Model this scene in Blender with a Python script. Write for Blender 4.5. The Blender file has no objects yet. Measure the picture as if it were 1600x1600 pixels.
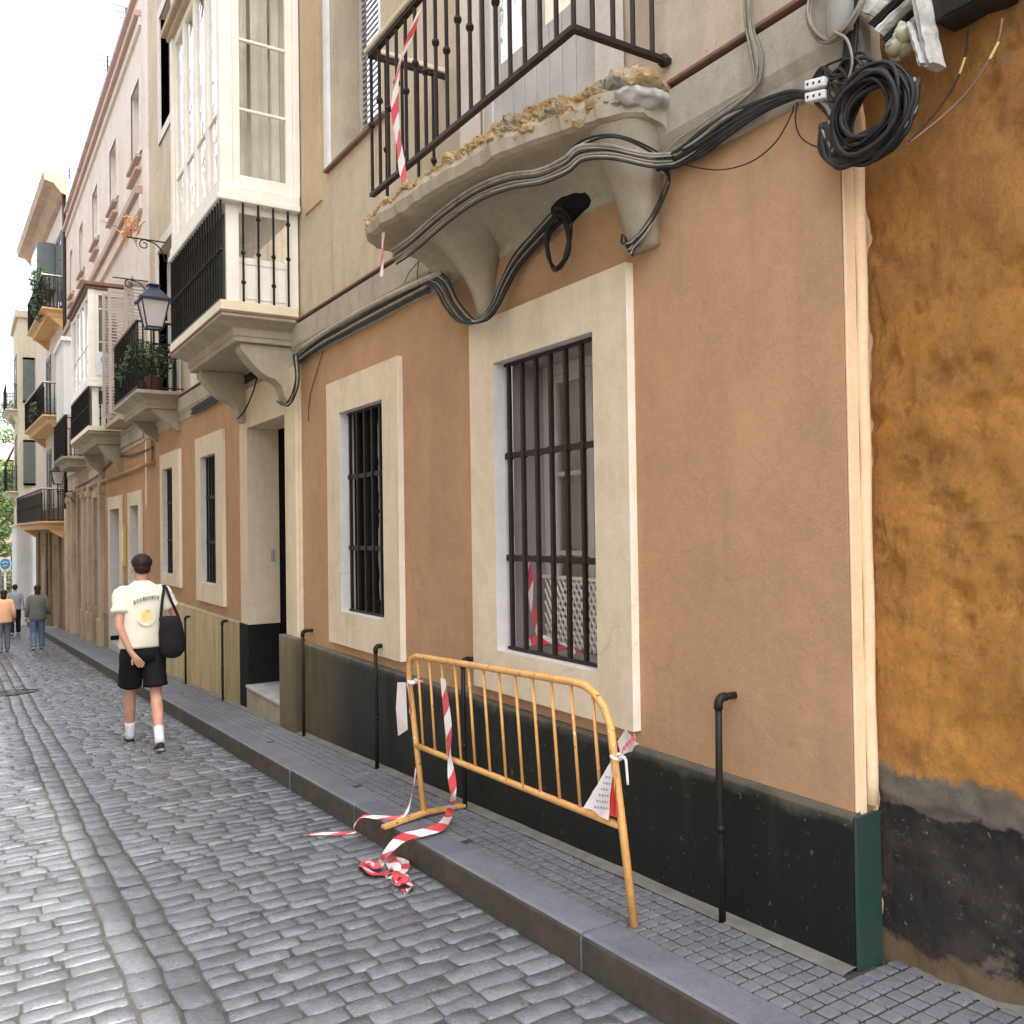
import bpy, bmesh, math, random
from mathutils import Vector, Matrix, noise
random.seed(7)
R = math.radians
scene = bpy.context.scene
col = scene.collection

# ------------------------------------------------------------------ camera
HC = 1.60; YAW = R(32.0); PITCH = math.atan(22/1375.); ROLL = .015; FL = 1375.
F = Vector((math.sin(YAW)*math.cos(PITCH), math.cos(YAW)*math.cos(PITCH), math.sin(PITCH)))
R0 = Vector((math.cos(YAW), -math.sin(YAW), 0)); U0 = R0.cross(F)
RR = math.cos(ROLL)*R0 - math.sin(ROLL)*U0
UU = math.sin(ROLL)*R0 + math.cos(ROLL)*U0
CAM = Vector((0, 0, HC))
cd = bpy.data.cameras.new('camera'); cam = bpy.data.objects.new('camera', cd); col.objects.link(cam)
cd.sensor_width = 36; cd.lens = 36*FL/1600; cd.clip_start = .05; cd.clip_end = 2000
cam.matrix_world = Matrix(((RR.x, UU.x, -F.x, 0), (RR.y, UU.y, -F.y, 0), (RR.z, UU.z, -F.z, HC), (0, 0, 0, 1)))
scene.camera = cam

def ray(x, y): return F + RR*((x-800)/FL) - UU*((y-800)/FL)
def PX(x, y, X): r = ray(x, y); return CAM + r*(X/r.x)       # measured point on a facade-parallel plane
def PY(x, y, Y): r = ray(x, y); return CAM + r*(Y/r.y)
SL = .049
def gz(Y): return -SL*Y
def PG(x, y, h=0):
    r = ray(x, y); return CAM + r*((h-HC)/(r.z+SL*r.y))

# ------------------------------------------------------------------ materials
def mat_new(name):
    m = bpy.data.materials.new(name); m.use_nodes = True
    nt = m.node_tree; nt.nodes.clear()
    out = nt.nodes.new('ShaderNodeOutputMaterial'); b = nt.nodes.new('ShaderNodeBsdfPrincipled')
    nt.links.new(b.outputs[0], out.inputs[0]); return m, nt, b
def N(nt, t, **kw):
    n = nt.nodes.new(t)
    for k, v in kw.items():
        if k.startswith('i_'): n.inputs[k[2:].replace('_', ' ')].default_value = v
        else: setattr(n, k, v)
    return n
def posn(nt, sc=(1, 1, 1)):
    g = N(nt, 'ShaderNodeNewGeometry'); mp = N(nt, 'ShaderNodeMapping'); mp.inputs['Scale'].default_value = sc
    nt.links.new(g.outputs['Position'], mp.inputs[0]); return mp.outputs[0]
def noi(nt, vec, scale, det=4, rough=.55):
    n = N(nt, 'ShaderNodeTexNoise'); n.inputs['Scale'].default_value = scale; n.inputs['Detail'].default_value = det
    n.inputs['Roughness'].default_value = rough; nt.links.new(vec, n.inputs['Vector']); return n.outputs['Fac']
def ramp(nt, fac, a, b, ca=(0, 0, 0), cb=(1, 1, 1)):
    r = N(nt, 'ShaderNodeValToRGB'); e = r.color_ramp.elements
    e[0].position = a; e[0].color = (*ca, 1); e[1].position = b; e[1].color = (*cb, 1)
    nt.links.new(fac, r.inputs[0]); return r.outputs[0]
def mixc(nt, fac, a, b, typ='MIX'):
    m = N(nt, 'ShaderNodeMix', data_type='RGBA', blend_type=typ)
    if hasattr(fac, 'links') or hasattr(fac, 'is_linked'): nt.links.new(fac, m.inputs[0])
    else: m.inputs[0].default_value = fac
    for s, v in ((6, a), (7, b)):
        if isinstance(v, tuple): m.inputs[s].default_value = (*v[:3], 1)
        else: nt.links.new(v, m.inputs[s])
    return m.outputs[2]
def bump(nt, b, h, st, dist=.01, prev=None):
    n = N(nt, 'ShaderNodeBump'); n.inputs['Strength'].default_value = st; n.inputs['Distance'].default_value = dist
    nt.links.new(h, n.inputs['Height'])
    if prev is not None: nt.links.new(prev, n.inputs['Normal'])
    nt.links.new(n.outputs[0], b.inputs['Normal']); return n.outputs[0]

def plaster(name, c1, c2, sc=.9, rough=.85, bst=.35, streak=.35, dirt=(.18, .15, .11), dirt_amt=.35, fine=60, spots=0, patch=.4, crack=.22):
    m, nt, b = mat_new(name)
    p = posn(nt)
    c = mixc(nt, ramp(nt, noi(nt, p, sc, 6), .3, .7), c1, c2)
    st = noi(nt, posn(nt, (5, 5, .5)), 1.6, 5)
    c = mixc(nt, ramp(nt, st, .52, .85, (0,)*3, (streak,)*3), c, dirt)
    d2 = noi(nt, p, 3.5, 8, .7)
    c = mixc(nt, ramp(nt, d2, .5, .8, (0,)*3, (dirt_amt,)*3), c, dirt)
    if spots:
        s = noi(nt, p, 22, 3, .5)
        c = mixc(nt, ramp(nt, s, .68, .72, (0,)*3, (spots,)*3), c, dirt)
    c = mixc(nt, ramp(nt, noi(nt, p, 9, 9, .8), .42, .62, (0,)*3, (.35,)*3), c, tuple(v*.80 for v in c2))
    c = mixc(nt, ramp(nt, noi(nt, p, 70, 6, .8), .46, .60, (0,)*3, (.22,)*3), c, tuple(v*.66 for v in c2))
    big = noi(nt, posn(nt, (.7, .7, .4)), 1.1, 8, .75)
    c = mixc(nt, ramp(nt, big, .48, .62, (0,)*3, (patch,)*3), c, tuple(min(.95, v*f_) for v, f_ in zip(c1, (1.16, 1.16, 1.22))))
    wv = N(nt, 'ShaderNodeTexVoronoi', feature='DISTANCE_TO_EDGE'); wv.inputs['Scale'].default_value = 1.3
    wp = N(nt, 'ShaderNodeMix', data_type='VECTOR'); wp.inputs[0].default_value = .25; nt.links.new(p, wp.inputs[4])
    wn = N(nt, 'ShaderNodeTexNoise'); wn.inputs['Scale'].default_value = 3; wn.inputs['Detail'].default_value = 6; nt.links.new(p, wn.inputs['Vector']); nt.links.new(wn.outputs['Color'], wp.inputs[5]); nt.links.new(wp.outputs[1], wv.inputs['Vector'])
    ck = ramp(nt, wv.outputs['Distance'], .0015, .006, (1, 1, 1), (0, 0, 0)); cm = ramp(nt, noi(nt, p, .9, 3), .54, .62, (0,)*3, (crack,)*3)
    ml = N(nt, 'ShaderNodeMath', operation='MULTIPLY'); nt.links.new(ck, ml.inputs[0]); nt.links.new(cm, ml.inputs[1])
    c = mixc(nt, ml.outputs[0], c, tuple(v*.45 for v in dirt))
    nt.links.new(c, b.inputs['Base Color']); b.inputs['Roughness'].default_value = rough
    b.inputs['Specular IOR Level'].default_value = .25
    n1 = bump(nt, b, noi(nt, p, 2.3, 4), bst*.9, .03)
    n2 = bump(nt, b, noi(nt, p, 14, 8, .7), bst*1.3, .010, n1)
    bump(nt, b, noi(nt, p, fine*2, 5, .75), bst*1.4, .003, n2)
    return m
def simple(name, c, rough=.5, metal=0, c2=None, sc=8, bst=.15, bsc=40, coat=0):
    m, nt, b = mat_new(name); p = posn(nt)
    c2 = c2 or tuple(v*.75 for v in c)
    nt.links.new(mixc(nt, ramp(nt, noi(nt, p, sc, 5, .65), .35, .7), c, c2), b.inputs['Base Color'])
    r = N(nt, 'ShaderNodeMapRange'); b.inputs['Specular IOR Level'].default_value = .2 if max(c) < .05 else .5; r.inputs['To Min'].default_value = max(0, rough-.12); r.inputs['To Max'].default_value = min(1, rough+.15)
    nt.links.new(noi(nt, p, sc*2, 4), r.inputs[0]); nt.links.new(r.outputs[0], b.inputs['Roughness'])
    b.inputs['Metallic'].default_value = metal; b.inputs['Coat Weight'].default_value = coat
    if bst: bump(nt, b, noi(nt, p, bsc, 4), bst, .003)
    return m

M = {}
M['tan'] = plaster('tan_render', (.51, .307, .166), (.435, .257, .138), .7, .88, .45, .5, (.30, .185, .11), .42, spots=.3)
M['greige'] = plaster('grey_beige_render', (.63, .53, .395), (.53, .44, .325), .8, .88, .4, .55, (.24, .19, .14), .45, spots=.35)
M['rose'] = simple('dusty_rose_moulding', (.50, .34, .28), .7, 0, (.42, .29, .24), 6)
M['strip'] = plaster('beige_strip_render', (.62, .47, .29), (.55, .41, .25), .8, .88, .3, .5, (.36, .28, .18), .4)
M['band'] = plaster('cornice_render', (.52, .46, .365), (.38, .33, .26), 1.5, .85, .5, .55, (.13, .105, .08), .6, spots=.3)
M['stone_soffit'] = plaster('soffit_render', (.46, .39, .285), (.34, .29, .21), 1.6, .85, .5, .35, (.18, .14, .10), .5, spots=.3)
M['cream'] = plaster('cream_surround_paint', (.76, .635, .46), (.67, .55, .395), 1.0, .75, .3, .35, (.33, .25, .17), .4)
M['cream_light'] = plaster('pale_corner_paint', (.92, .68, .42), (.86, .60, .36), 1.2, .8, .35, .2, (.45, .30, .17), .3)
M['cream_lit_edge'] = plaster('cream_edge_painted_light', (.95, .84, .66), (.90, .78, .60), 1.2, .7, .3, .15, (.5, .4, .28), .25)  # surround cream made paler: light on the trim's near side put into the colour
M['white_paint'] = simple('white_joinery_paint', (.86, .81, .71), .4, 0, (.77, .71, .61), 5, .1)
M['jamb'] = plaster('white_reveal_paint', (.74, .70, .64), (.66, .62, .57), 1.0, .8, .25, .15, (.4, .35, .3), .2)
M['pink'] = plaster('pink_render', (.76, .67, .58), (.70, .61, .52), .5, .88, .3, .4, (.34, .25, .2), .3)
M['pinkpale'] = plaster('pale_pink_render', (.76, .68, .61), (.70, .62, .54), .5, .88, .3, .4, (.36, .29, .25), .3)
M['redline'] = simple('brick_red_moulding', (.24, .115, .08), .7, 0, (.17, .09, .065), 6)
M['iron'] = simple('black_iron', (.014, .013, .013), .42, .1, (.028, .022, .019), 14, .25, 60)
M['iron_brown'] = simple('brown_iron', (.022, .014, .012), .42, .1, (.040, .025, .02), 14, .25, 60)
M['cable'] = simple('black_cable', (.018, .017, .017), .45, 0, (.04, .036, .033), 20, 0)
M['cable_grey'] = simple('grey_cable', (.34, .30, .23), .55, 0, (.16, .14, .11), 12, 0)
M['cable_green'] = simple('green_grey_cable', (.16, .17, .11), .55, 0, (.22, .20, .15), 12, 0)
M['pvc'] = simple('grey_pvc', (.62, .61, .57), .45, 0, (.42, .40, .36), 6)
M['wood_leaf'] = simple('pale_grey_joinery', (.58, .55, .52), .6, 0, (.46, .43, .40), 4, .2)
M['pinkjamb'] = simple('pinkish_grey_lining', (.40, .33, .32), .6, 0, (.34, .28, .27), 4)
M['dark_in'] = simple('dark_interior', (.012, .011, .010), .9, 0, None, 4, 0)
M['curtain'] = simple('net_curtain', (.78, .74, .64), .9, 0, (.62, .59, .50), 3, 0)
M['marble'] = simple('grey_marble_step', (.55, .54, .52), .35, 0, (.36, .35, .34), 5, .1)
M['tile_edge'] = simple('cream_glazed_tile', (.74, .66, .46), .35, 0, (.64, .56, .38), 6, .1)
M['green_paint'] = simple('dark_green_paint', (.018, .055, .040), .45, 0, (.03, .045, .035), 8, .3)
M['shutter'] = simple('louvre_paint', (.44, .37, .32), .6, 0, (.40, .33, .29), 5)
M['teal_shutter'] = simple('grey_teal_joinery', (.10, .13, .12), .5, 0, (.16, .18, .16), 5)
M['orange_stone'] = simple('orange_balcony_paint', (.74, .46, .20), .7, 0, (.60, .38, .18), 4)
M['cementstrip'] = simple('cement_fillet', (.13, .12, .10), .85, 0, (.21, .195, .165), 9, .9, 30)
M['far_cream'] = plaster('far_cream_render', (.72, .64, .48), (.62, .55, .42), .4, .9, .3, .4, (.38, .32, .24), .3)
M['far_white'] = plaster('far_white_render', (.80, .80, .78), (.72, .73, .72), .4, .9, .3, .3, (.5, .48, .44), .2)
M['far_stone'] = plaster('weathered_stone_wall', (.36, .27, .17), (.25, .185, .12), 1.2, .9, .8, .6, (.12, .085, .055), .55)
M['worn_orange'] = plaster('worn_orange_render', (.55, .32, .16), (.40, .24, .13), .9, .9, .7, .6, (.19, .12, .075), .6)
M['worn_beige'] = plaster('worn_beige_render', (.58, .45, .33), (.44, .33, .24), .9, .9, .6, .7, (.22, .15, .10), .6)

# glossy near-black plinth; street light reflected further along is painted in as gold
m, nt, b = mat_new('plinth_gloss_paint'); M['plinth'] = m
p = posn(nt); g = N(nt, 'ShaderNodeNewGeometry'); sx = N(nt, 'ShaderNodeSeparateXYZ'); nt.links.new(g.outputs['Position'], sx.inputs[0])
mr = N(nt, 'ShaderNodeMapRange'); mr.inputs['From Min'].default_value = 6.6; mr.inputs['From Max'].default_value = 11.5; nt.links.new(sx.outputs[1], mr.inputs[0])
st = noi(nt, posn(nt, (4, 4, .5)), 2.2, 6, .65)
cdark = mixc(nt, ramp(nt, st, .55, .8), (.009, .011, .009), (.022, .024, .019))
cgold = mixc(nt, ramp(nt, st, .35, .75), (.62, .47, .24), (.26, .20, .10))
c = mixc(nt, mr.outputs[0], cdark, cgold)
za = N(nt, 'ShaderNodeMath', operation='MULTIPLY_ADD'); nt.links.new(noi(nt, p, 6, 6, .7), za.inputs[0]); za.inputs[1].default_value = .16; nt.links.new(sx.outputs[2], za.inputs[2])
c = mixc(nt, ramp(nt, za.outputs[0], .60, .66, (0,)*3, (.45,)*3), c, (.20, .17, .12))
sp = noi(nt, p, 35, 3); c = mixc(nt, ramp(nt, sp, .68, .72, (0,)*3, (.5,)*3), c, (.16, .16, .14))
nt.links.new(c, b.inputs['Base Color'])
b.inputs['Specular IOR Level'].default_value = .3
r = N(nt, 'ShaderNodeMapRange'); r.inputs['To Min'].default_value = .36; r.inputs['To Max'].default_value = .62
nt.links.new(noi(nt, p, 4, 6, .7), r.inputs[0]); nt.links.new(r.outputs[0], b.inputs['Roughness'])
n1 = bump(nt, b, noi(nt, p, 5, 4), .25, .02); bump(nt, b, noi(nt, p, 90, 4), .3, .002, n1)

# peeling ochre wall
m, nt, b = mat_new('peeling_ochre_wall'); M['ochre'] = m
p = posn(nt); g = N(nt, 'ShaderNodeNewGeometry'); sx = N(nt, 'ShaderNodeSeparateXYZ'); nt.links.new(g.outputs['Position'], sx.inputs[0])
c = mixc(nt, ramp(nt, noi(nt, p, 3.2, 9, .7), .38, .64), (.70, .305, .055), (.46, .195, .042))
c = mixc(nt, ramp(nt, noi(nt, posn(nt, (1.6, 1.6, .4)), 6, 10, .78), .50, .66, (0,)*3, (.5,)*3), c, (.28, .12, .035))
c = mixc(nt, ramp(nt, noi(nt, posn(nt, (1, 1, 1.6)), 2.2, 12, .8), .56, .66, (0,)*3, (.7,)*3), c, (.36, .22, .11))
c = mixc(nt, ramp(nt, noi(nt, p, 38, 8, .8), .50, .66, (0,)*3, (.55,)*3), c, (.24, .105, .03))
c = mixc(nt, ramp(nt, noi(nt, p, 60, 6, .8), .56, .66, (0,)*3, (.5,)*3), c, (.76, .42, .14))
c = mixc(nt, ramp(nt, noi(nt, p, 11, 8, .7), .60, .68, (0,)*3, (.5,)*3), c, (.72, .36, .10))
hz = N(nt, 'ShaderNodeMapRange'); hz.inputs['From Min'].default_value = 1.9; hz.inputs['From Max'].default_value = 3.6; nt.links.new(sx.outputs[2], hz.inputs[0])
hm = N(nt, 'ShaderNodeMath', operation='MULTIPLY'); nt.links.new(hz.outputs[0], hm.inputs[0]); hm.inputs[1].default_value = .5
c = mixc(nt, hm.outputs[0], c, (.15, .062, .016))
nz = noi(nt, p, 4.5, 8, .65)
ad = N(nt, 'ShaderNodeMath', operation='MULTIPLY_ADD'); nt.links.new(nz, ad.inputs[0]); ad.inputs[1].default_value = .26; nt.links.new(sx.outputs[2], ad.inputs[2])
gk = ramp(nt, ad.outputs[0], .86, .885, (1, 1, 1), (0, 0, 0))
grey = mixc(nt, ramp(nt, noi(nt, p, 9, 7), .35, .7), (.26, .21, .155), (.12, .10, .08))
c = mixc(nt, gk, c, grey)
ad2 = N(nt, 'ShaderNodeMath', operation='MULTIPLY_ADD'); nt.links.new(nz, ad2.inputs[0]); ad2.inputs[1].default_value = .20; nt.links.new(sx.outputs[2], ad2.inputs[2])
dk = ramp(nt, ad2.outputs[0], .70, .715, (1, 1, 1), (0, 0, 0))
dark = mixc(nt, ramp(nt, noi(nt, p, 6, 9, .7), .42, .62), (.022, .018, .016), (.062, .043, .033))
dark = mixc(nt, ramp(nt, noi(nt, p, 3.3, 8, .7), .60, .66), dark, (.17, .13, .09))
dark = mixc(nt, ramp(nt, noi(nt, p, 34, 6, .75), .63, .66), dark, (.30, .26, .21))
dark = mixc(nt, ramp(nt, noi(nt, p, 14, 8, .8), .60, .63), dark, (.15, .085, .055))
c = mixc(nt, dk, c, dark)
ad3 = N(nt, 'ShaderNodeMath', operation='MULTIPLY_ADD'); nt.links.new(nz, ad3.inputs[0]); ad3.inputs[1].default_value = .3; nt.links.new(sx.outputs[2], ad3.inputs[2])
c = mixc(nt, ramp(nt, ad3.outputs[0], .27, .30, (1, 1, 1), (0, 0, 0)), c, (.22, .14, .075))
nt.links.new(c, b.inputs['Base Color']); b.inputs['Roughness'].default_value = .75
n1 = bump(nt, b, noi(nt, p, 9, 9, .75), 1.0, .045); n2 = bump(nt, b, dk, .6, .008, n1); n3 = bump(nt, b, noi(nt, p, 32, 8, .8), .9, .012, n2); bump(nt, b, noi(nt, p, 110, 6, .8), .8, .004, n3)

# broken slab rubble
m, nt, b = mat_new('broken_mortar_rubble'); M['rubble'] = m; p = posn(nt)
c = mixc(nt, ramp(nt, noi(nt, p, 12, 8, .75), .38, .62), (.76, .56, .31), (.46, .29, .13))
c = mixc(nt, ramp(nt, noi(nt, p, 5, 5, .6), .52, .62), c, (.46, .41, .33))
c = mixc(nt, ramp(nt, noi(nt, p, 45, 6, .7), .56, .66), c, (.17, .10, .05))
c = mixc(nt, ramp(nt, noi(nt, p, 30, 6, .7), .60, .68), c, (.80, .70, .52)); nt.links.new(c, b.inputs['Base Color']); b.inputs['Roughness'].default_value = .95; b.inputs['Specular IOR Level'].default_value = .1
n1 = bump(nt, b, noi(nt, p, 50, 8, .75), 1.0, .012); bump(nt, b, noi(nt, p, 200, 4, .7), .8, .003, n1)

# cobbles and tiles take a per-stone tint
def stone_mat(name, c1, c2, r0, r1, bs=.5, warm=None):
    m, nt, b = mat_new(name); p = posn(nt)
    at = N(nt, 'ShaderNodeAttribute'); at.attribute_name = 'tint'
    c = mixc(nt, at.outputs['Fac'], c1, c2)
    c = mixc(nt, ramp(nt, noi(nt, p, 2.2, 7, .7), .42, .72, (0,)*3, (.65,)*3), c, tuple(v*.6 for v in c1))
    c = mixc(nt, ramp(nt, noi(nt, p, 9, 6, .7), .55, .7, (0,)*3, (.5,)*3), c, tuple(v*f_ for v, f_ in zip(c2, (1.15, 1.05, .92))))
    c = mixc(nt, ramp(nt, noi(nt, p, 90, 4, .7), .52, .70, (0,)*3, (.3,)*3), c, tuple(min(1, v*1.3) for v in c2))
    c = mixc(nt, ramp(nt, noi(nt, p, 60, 5, .75), .56, .66, (0,)*3, (.6,)*3), c, tuple(v*.4 for v in c1))
    nt.links.new(c, b.inputs['Base Color'])
    r = N(nt, 'ShaderNodeMapRange'); r.inputs['To Min'].default_value = r0; r.inputs['To Max'].default_value = r1
    nt.links.new(noi(nt, p, 7, 6, .7), r.inputs[0]); nt.links.new(r.outputs[0], b.inputs['Roughness'])
    n1 = bump(nt, b, noi(nt, p, 20, 7, .7), bs, .016); bump(nt, b, noi(nt, p, 160, 4, .6), bs*.7, .0015, n1)
    return m
M['cobble'] = stone_mat('worn_granite_setts', (.104, .111, .124), (.205, .216, .236), .10, .40, .6)
_b = [n for n in M['cobble'].node_tree.nodes if n.type == 'BSDF_PRINCIPLED'][0]; _b.inputs['IOR'].default_value = 1.8; _b.inputs['Specular Tint'].default_value = (.80, .91, 1, 1); _b.inputs['Coat Weight'].default_value = .25; _b.inputs['Coat Roughness'].default_value = .25
M['tile'] = stone_mat('mosaic_pavement_tile', (.125, .13, .145), (.20, .205, .22), .45, .75, .4)
M['kerbtop'] = stone_mat('granite_kerb', (.13, .14, .165), (.17, .18, .205), .4, .7, .5)
M['kerbface'] = simple('kerb_side_grime', (.085, .066, .048), .8, 0, (.05, .04, .03), 6, .6, 30)
M['joint'] = simple('dirt_joint', (.085, .082, .076), .9, 0, (.04, .037, .033), 10, .8, 50)
M['earth'] = simple('packed_ground', (.16, .15, .13), .9, 0, None, 2, .3)

def glass(name, tint=(.97, .97, .95), rough=.02, wav=.25, wsc=3.5, base=.12, ior=1.5):
    m = bpy.data.materials.new(name); m.use_nodes = True; nt = m.node_tree; nt.nodes.clear()
    out = N(nt, 'ShaderNodeOutputMaterial'); mx = N(nt, 'ShaderNodeMixShader'); t = N(nt, 'ShaderNodeBsdfTransparent'); g = N(nt, 'ShaderNodeBsdfGlossy')
    t.inputs[0].default_value = (*tint, 1); g.inputs['Roughness'].default_value = rough
    fr = N(nt, 'ShaderNodeFresnel'); fr.inputs[0].default_value = ior
    a = N(nt, 'ShaderNodeMath', operation='ADD', use_clamp=True); nt.links.new(fr.outputs[0], a.inputs[0]); a.inputs[1].default_value = base
    bm = N(nt, 'ShaderNodeBump'); bm.inputs['Strength'].default_value = wav; bm.inputs['Distance'].default_value = .05
    nt.links.new(noi(nt, posn(nt), wsc, 2), bm.inputs['Height']); nt.links.new(bm.outputs[0], g.inputs['Normal'])
    nt.links.new(a.outputs[0], mx.inputs[0]); nt.links.new(t.outputs[0], mx.inputs[1]); nt.links.new(g.outputs[0], mx.inputs[2]); nt.links.new(mx.outputs[0], out.inputs[0])
    return m
M['glass'] = glass('window_glass', wav=.1)
M['glass_wavy'] = glass('old_wavy_glass', wav=.35, wsc=2.6, base=.30)
m, nt, b = mat_new('opal_lantern_glass'); M['opal'] = m
b.inputs['Base Color'].default_value = (.78, .72, .68, 1); b.inputs['Roughness'].default_value = .3; b.inputs['Transmission Weight'].default_value = .25
M['lantern_metal'] = simple('lantern_blue_black_metal', (.022, .030, .055), .4, .3, (.04, .05, .08), 10, .2)
M['barrier'] = simple('chipped_yellow_paint', (.74, .40, .12), .45, 0, (.60, .29, .085), 9, .2, 50)
# rust nicks on the barrier
nt = M['barrier'].node_tree; b = [n for n in nt.nodes if n.type == 'BSDF_PRINCIPLED'][0]; lk = b.inputs['Base Color'].links[0].from_socket
c = mixc(nt, ramp(nt, noi(nt, posn(nt), 26, 6, .75), .60, .64), lk, (.20, .085, .045))
c = mixc(nt, ramp(nt, noi(nt, posn(nt), 40, 5, .75), .62, .65), c, (.80, .66, .48)); nt.links.new(c, b.inputs['Base Color'])

# striped tape: u along the length
m, nt, b = mat_new('red_white_tape'); M['tape'] = m
uv = N(nt, 'ShaderNodeTexCoord'); s = N(nt, 'ShaderNodeSeparateXYZ'); nt.links.new(uv.outputs['UV'], s.inputs[0])
a = N(nt, 'ShaderNodeMath', operation='MULTIPLY_ADD'); nt.links.new(s.outputs[1], a.inputs[0]); a.inputs[1].default_value = .35; nt.links.new(s.outputs[0], a.inputs[2])
fr = N(nt, 'ShaderNodeMath', operation='FRACT'); nt.links.new(a.outputs[0], fr.inputs[0])
c = mixc(nt, ramp(nt, fr.outputs[0], .495, .505), (.80, .71, .70), (.62, .07, .085)); nt.links.new(c, b.inputs['Base Color'])
b.inputs['Roughness'].default_value = .35
M['tape_white'] = simple('white_plastic_film', (.82, .74, .71), .4, 0, (.72, .62, .58), 8, .3, 20)
M['tape_red'] = simple('red_plastic_film', (.72, .05, .04), .4)
M['ink_grey'] = simple('faded_grey_ink', (.28, .33, .36), .8, 0, None, 8, 0)
M['ink_red'] = simple('faded_red_ink', (.72, .16, .20), .7, 0, None, 8, 0)
M['skin'] = simple('skin', (.60, .33, .225), .6, 0, (.50, .25, .17), 14, .12, 60)
M['hair'] = simple('dark_brown_hair', (.022, .012, .011), .55, 0, (.045, .025, .02), 60, .6, 150)
M['shirt'] = simple('cream_cotton', (.84, .80, .66), .85, 0, (.78, .73, .57), 5, .3, 12)
M['black_cloth'] = simple('black_cotton', (.010, .010, .011), .85, 0, (.017, .016, .017), 5, .3, 20)
M['black_bag'] = simple('black_canvas', (.014, .012, .013), .8, 0, (.022, .018, .02), 8, .5, 30)
M['sock'] = simple('white_sock', (.78, .77, .74), .9, 0, None, 8, .3)
M['shoe'] = simple('black_shoe', (.02, .02, .02), .5)
M['sole'] = simple('grey_sole', (.25, .24, .23), .6)
M['jacket'] = simple('grey_green_jacket', (.14, .145, .125), .85, 0, (.10, .105, .09), 8, .4, 14)
M['jeans'] = simple('blue_jeans', (.13, .20, .29), .85, 0, (.09, .14, .21), 6, .3)
M['grey_trousers'] = simple('grey_trousers', (.17, .18, .20), .85, 0, None, 6, .3)
M['peach_top'] = simple('peach_sweatshirt', (.85, .50, .27), .85, 0, (.76, .42, .24), 5, .3, 14)
M['grey_blue_top'] = simple('grey_blue_shirt', (.30, .34, .38), .85, 0, None, 5, .3)
M['terracotta'] = simple('dark_red_plant_pot', (.10, .035, .03), .6)
M['bark'] = simple('bark', (.12, .09, .06), .9, 0, None, 10, .8)
def leafmat(name, a, bb):
    m, nt, b = mat_new(name); at = N(nt, 'ShaderNodeAttribute'); at.attribute_name = 'tint'
    nt.links.new(mixc(nt, at.outputs['Fac'], a, bb), b.inputs['Base Color']); b.inputs['Roughness'].default_value = .5
    b.inputs['Subsurface Weight'].default_value = 0; b.inputs['Transmission Weight'].default_value = 0
    return m
M['leaf'] = leafmat('balcony_plant_leaf', (.02, .045, .018), (.07, .13, .04))
M['tree_leaf'] = leafmat('street_tree_leaf', (.05, .10, .03), (.22, .34, .09))
M['sign_white'] = simple('white_sign_paint', (.80, .82, .82), .4)
M['sign_blue'] = simple('blue_sign_paint', (.06, .30, .48), .4)
M['orange_decor'] = simple('orange_ornament', (.80, .38, .16), .6)
M['foam'] = simple('expanding_foam', (.50, .49, .33), .9, 0, (.36, .34, .22), 12, .7, 40)
M['chunk'] = simple('broken_white_plaster', (.58, .56, .51), .9, 0, (.28, .26, .23), 13, 1, 40)
M['plastic_white'] = simple('white_plastic', (.80, .79, .76), .35)
M['yellow_tie'] = simple('yellow_cable_tie', (.62, .45, .14), .5)

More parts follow.
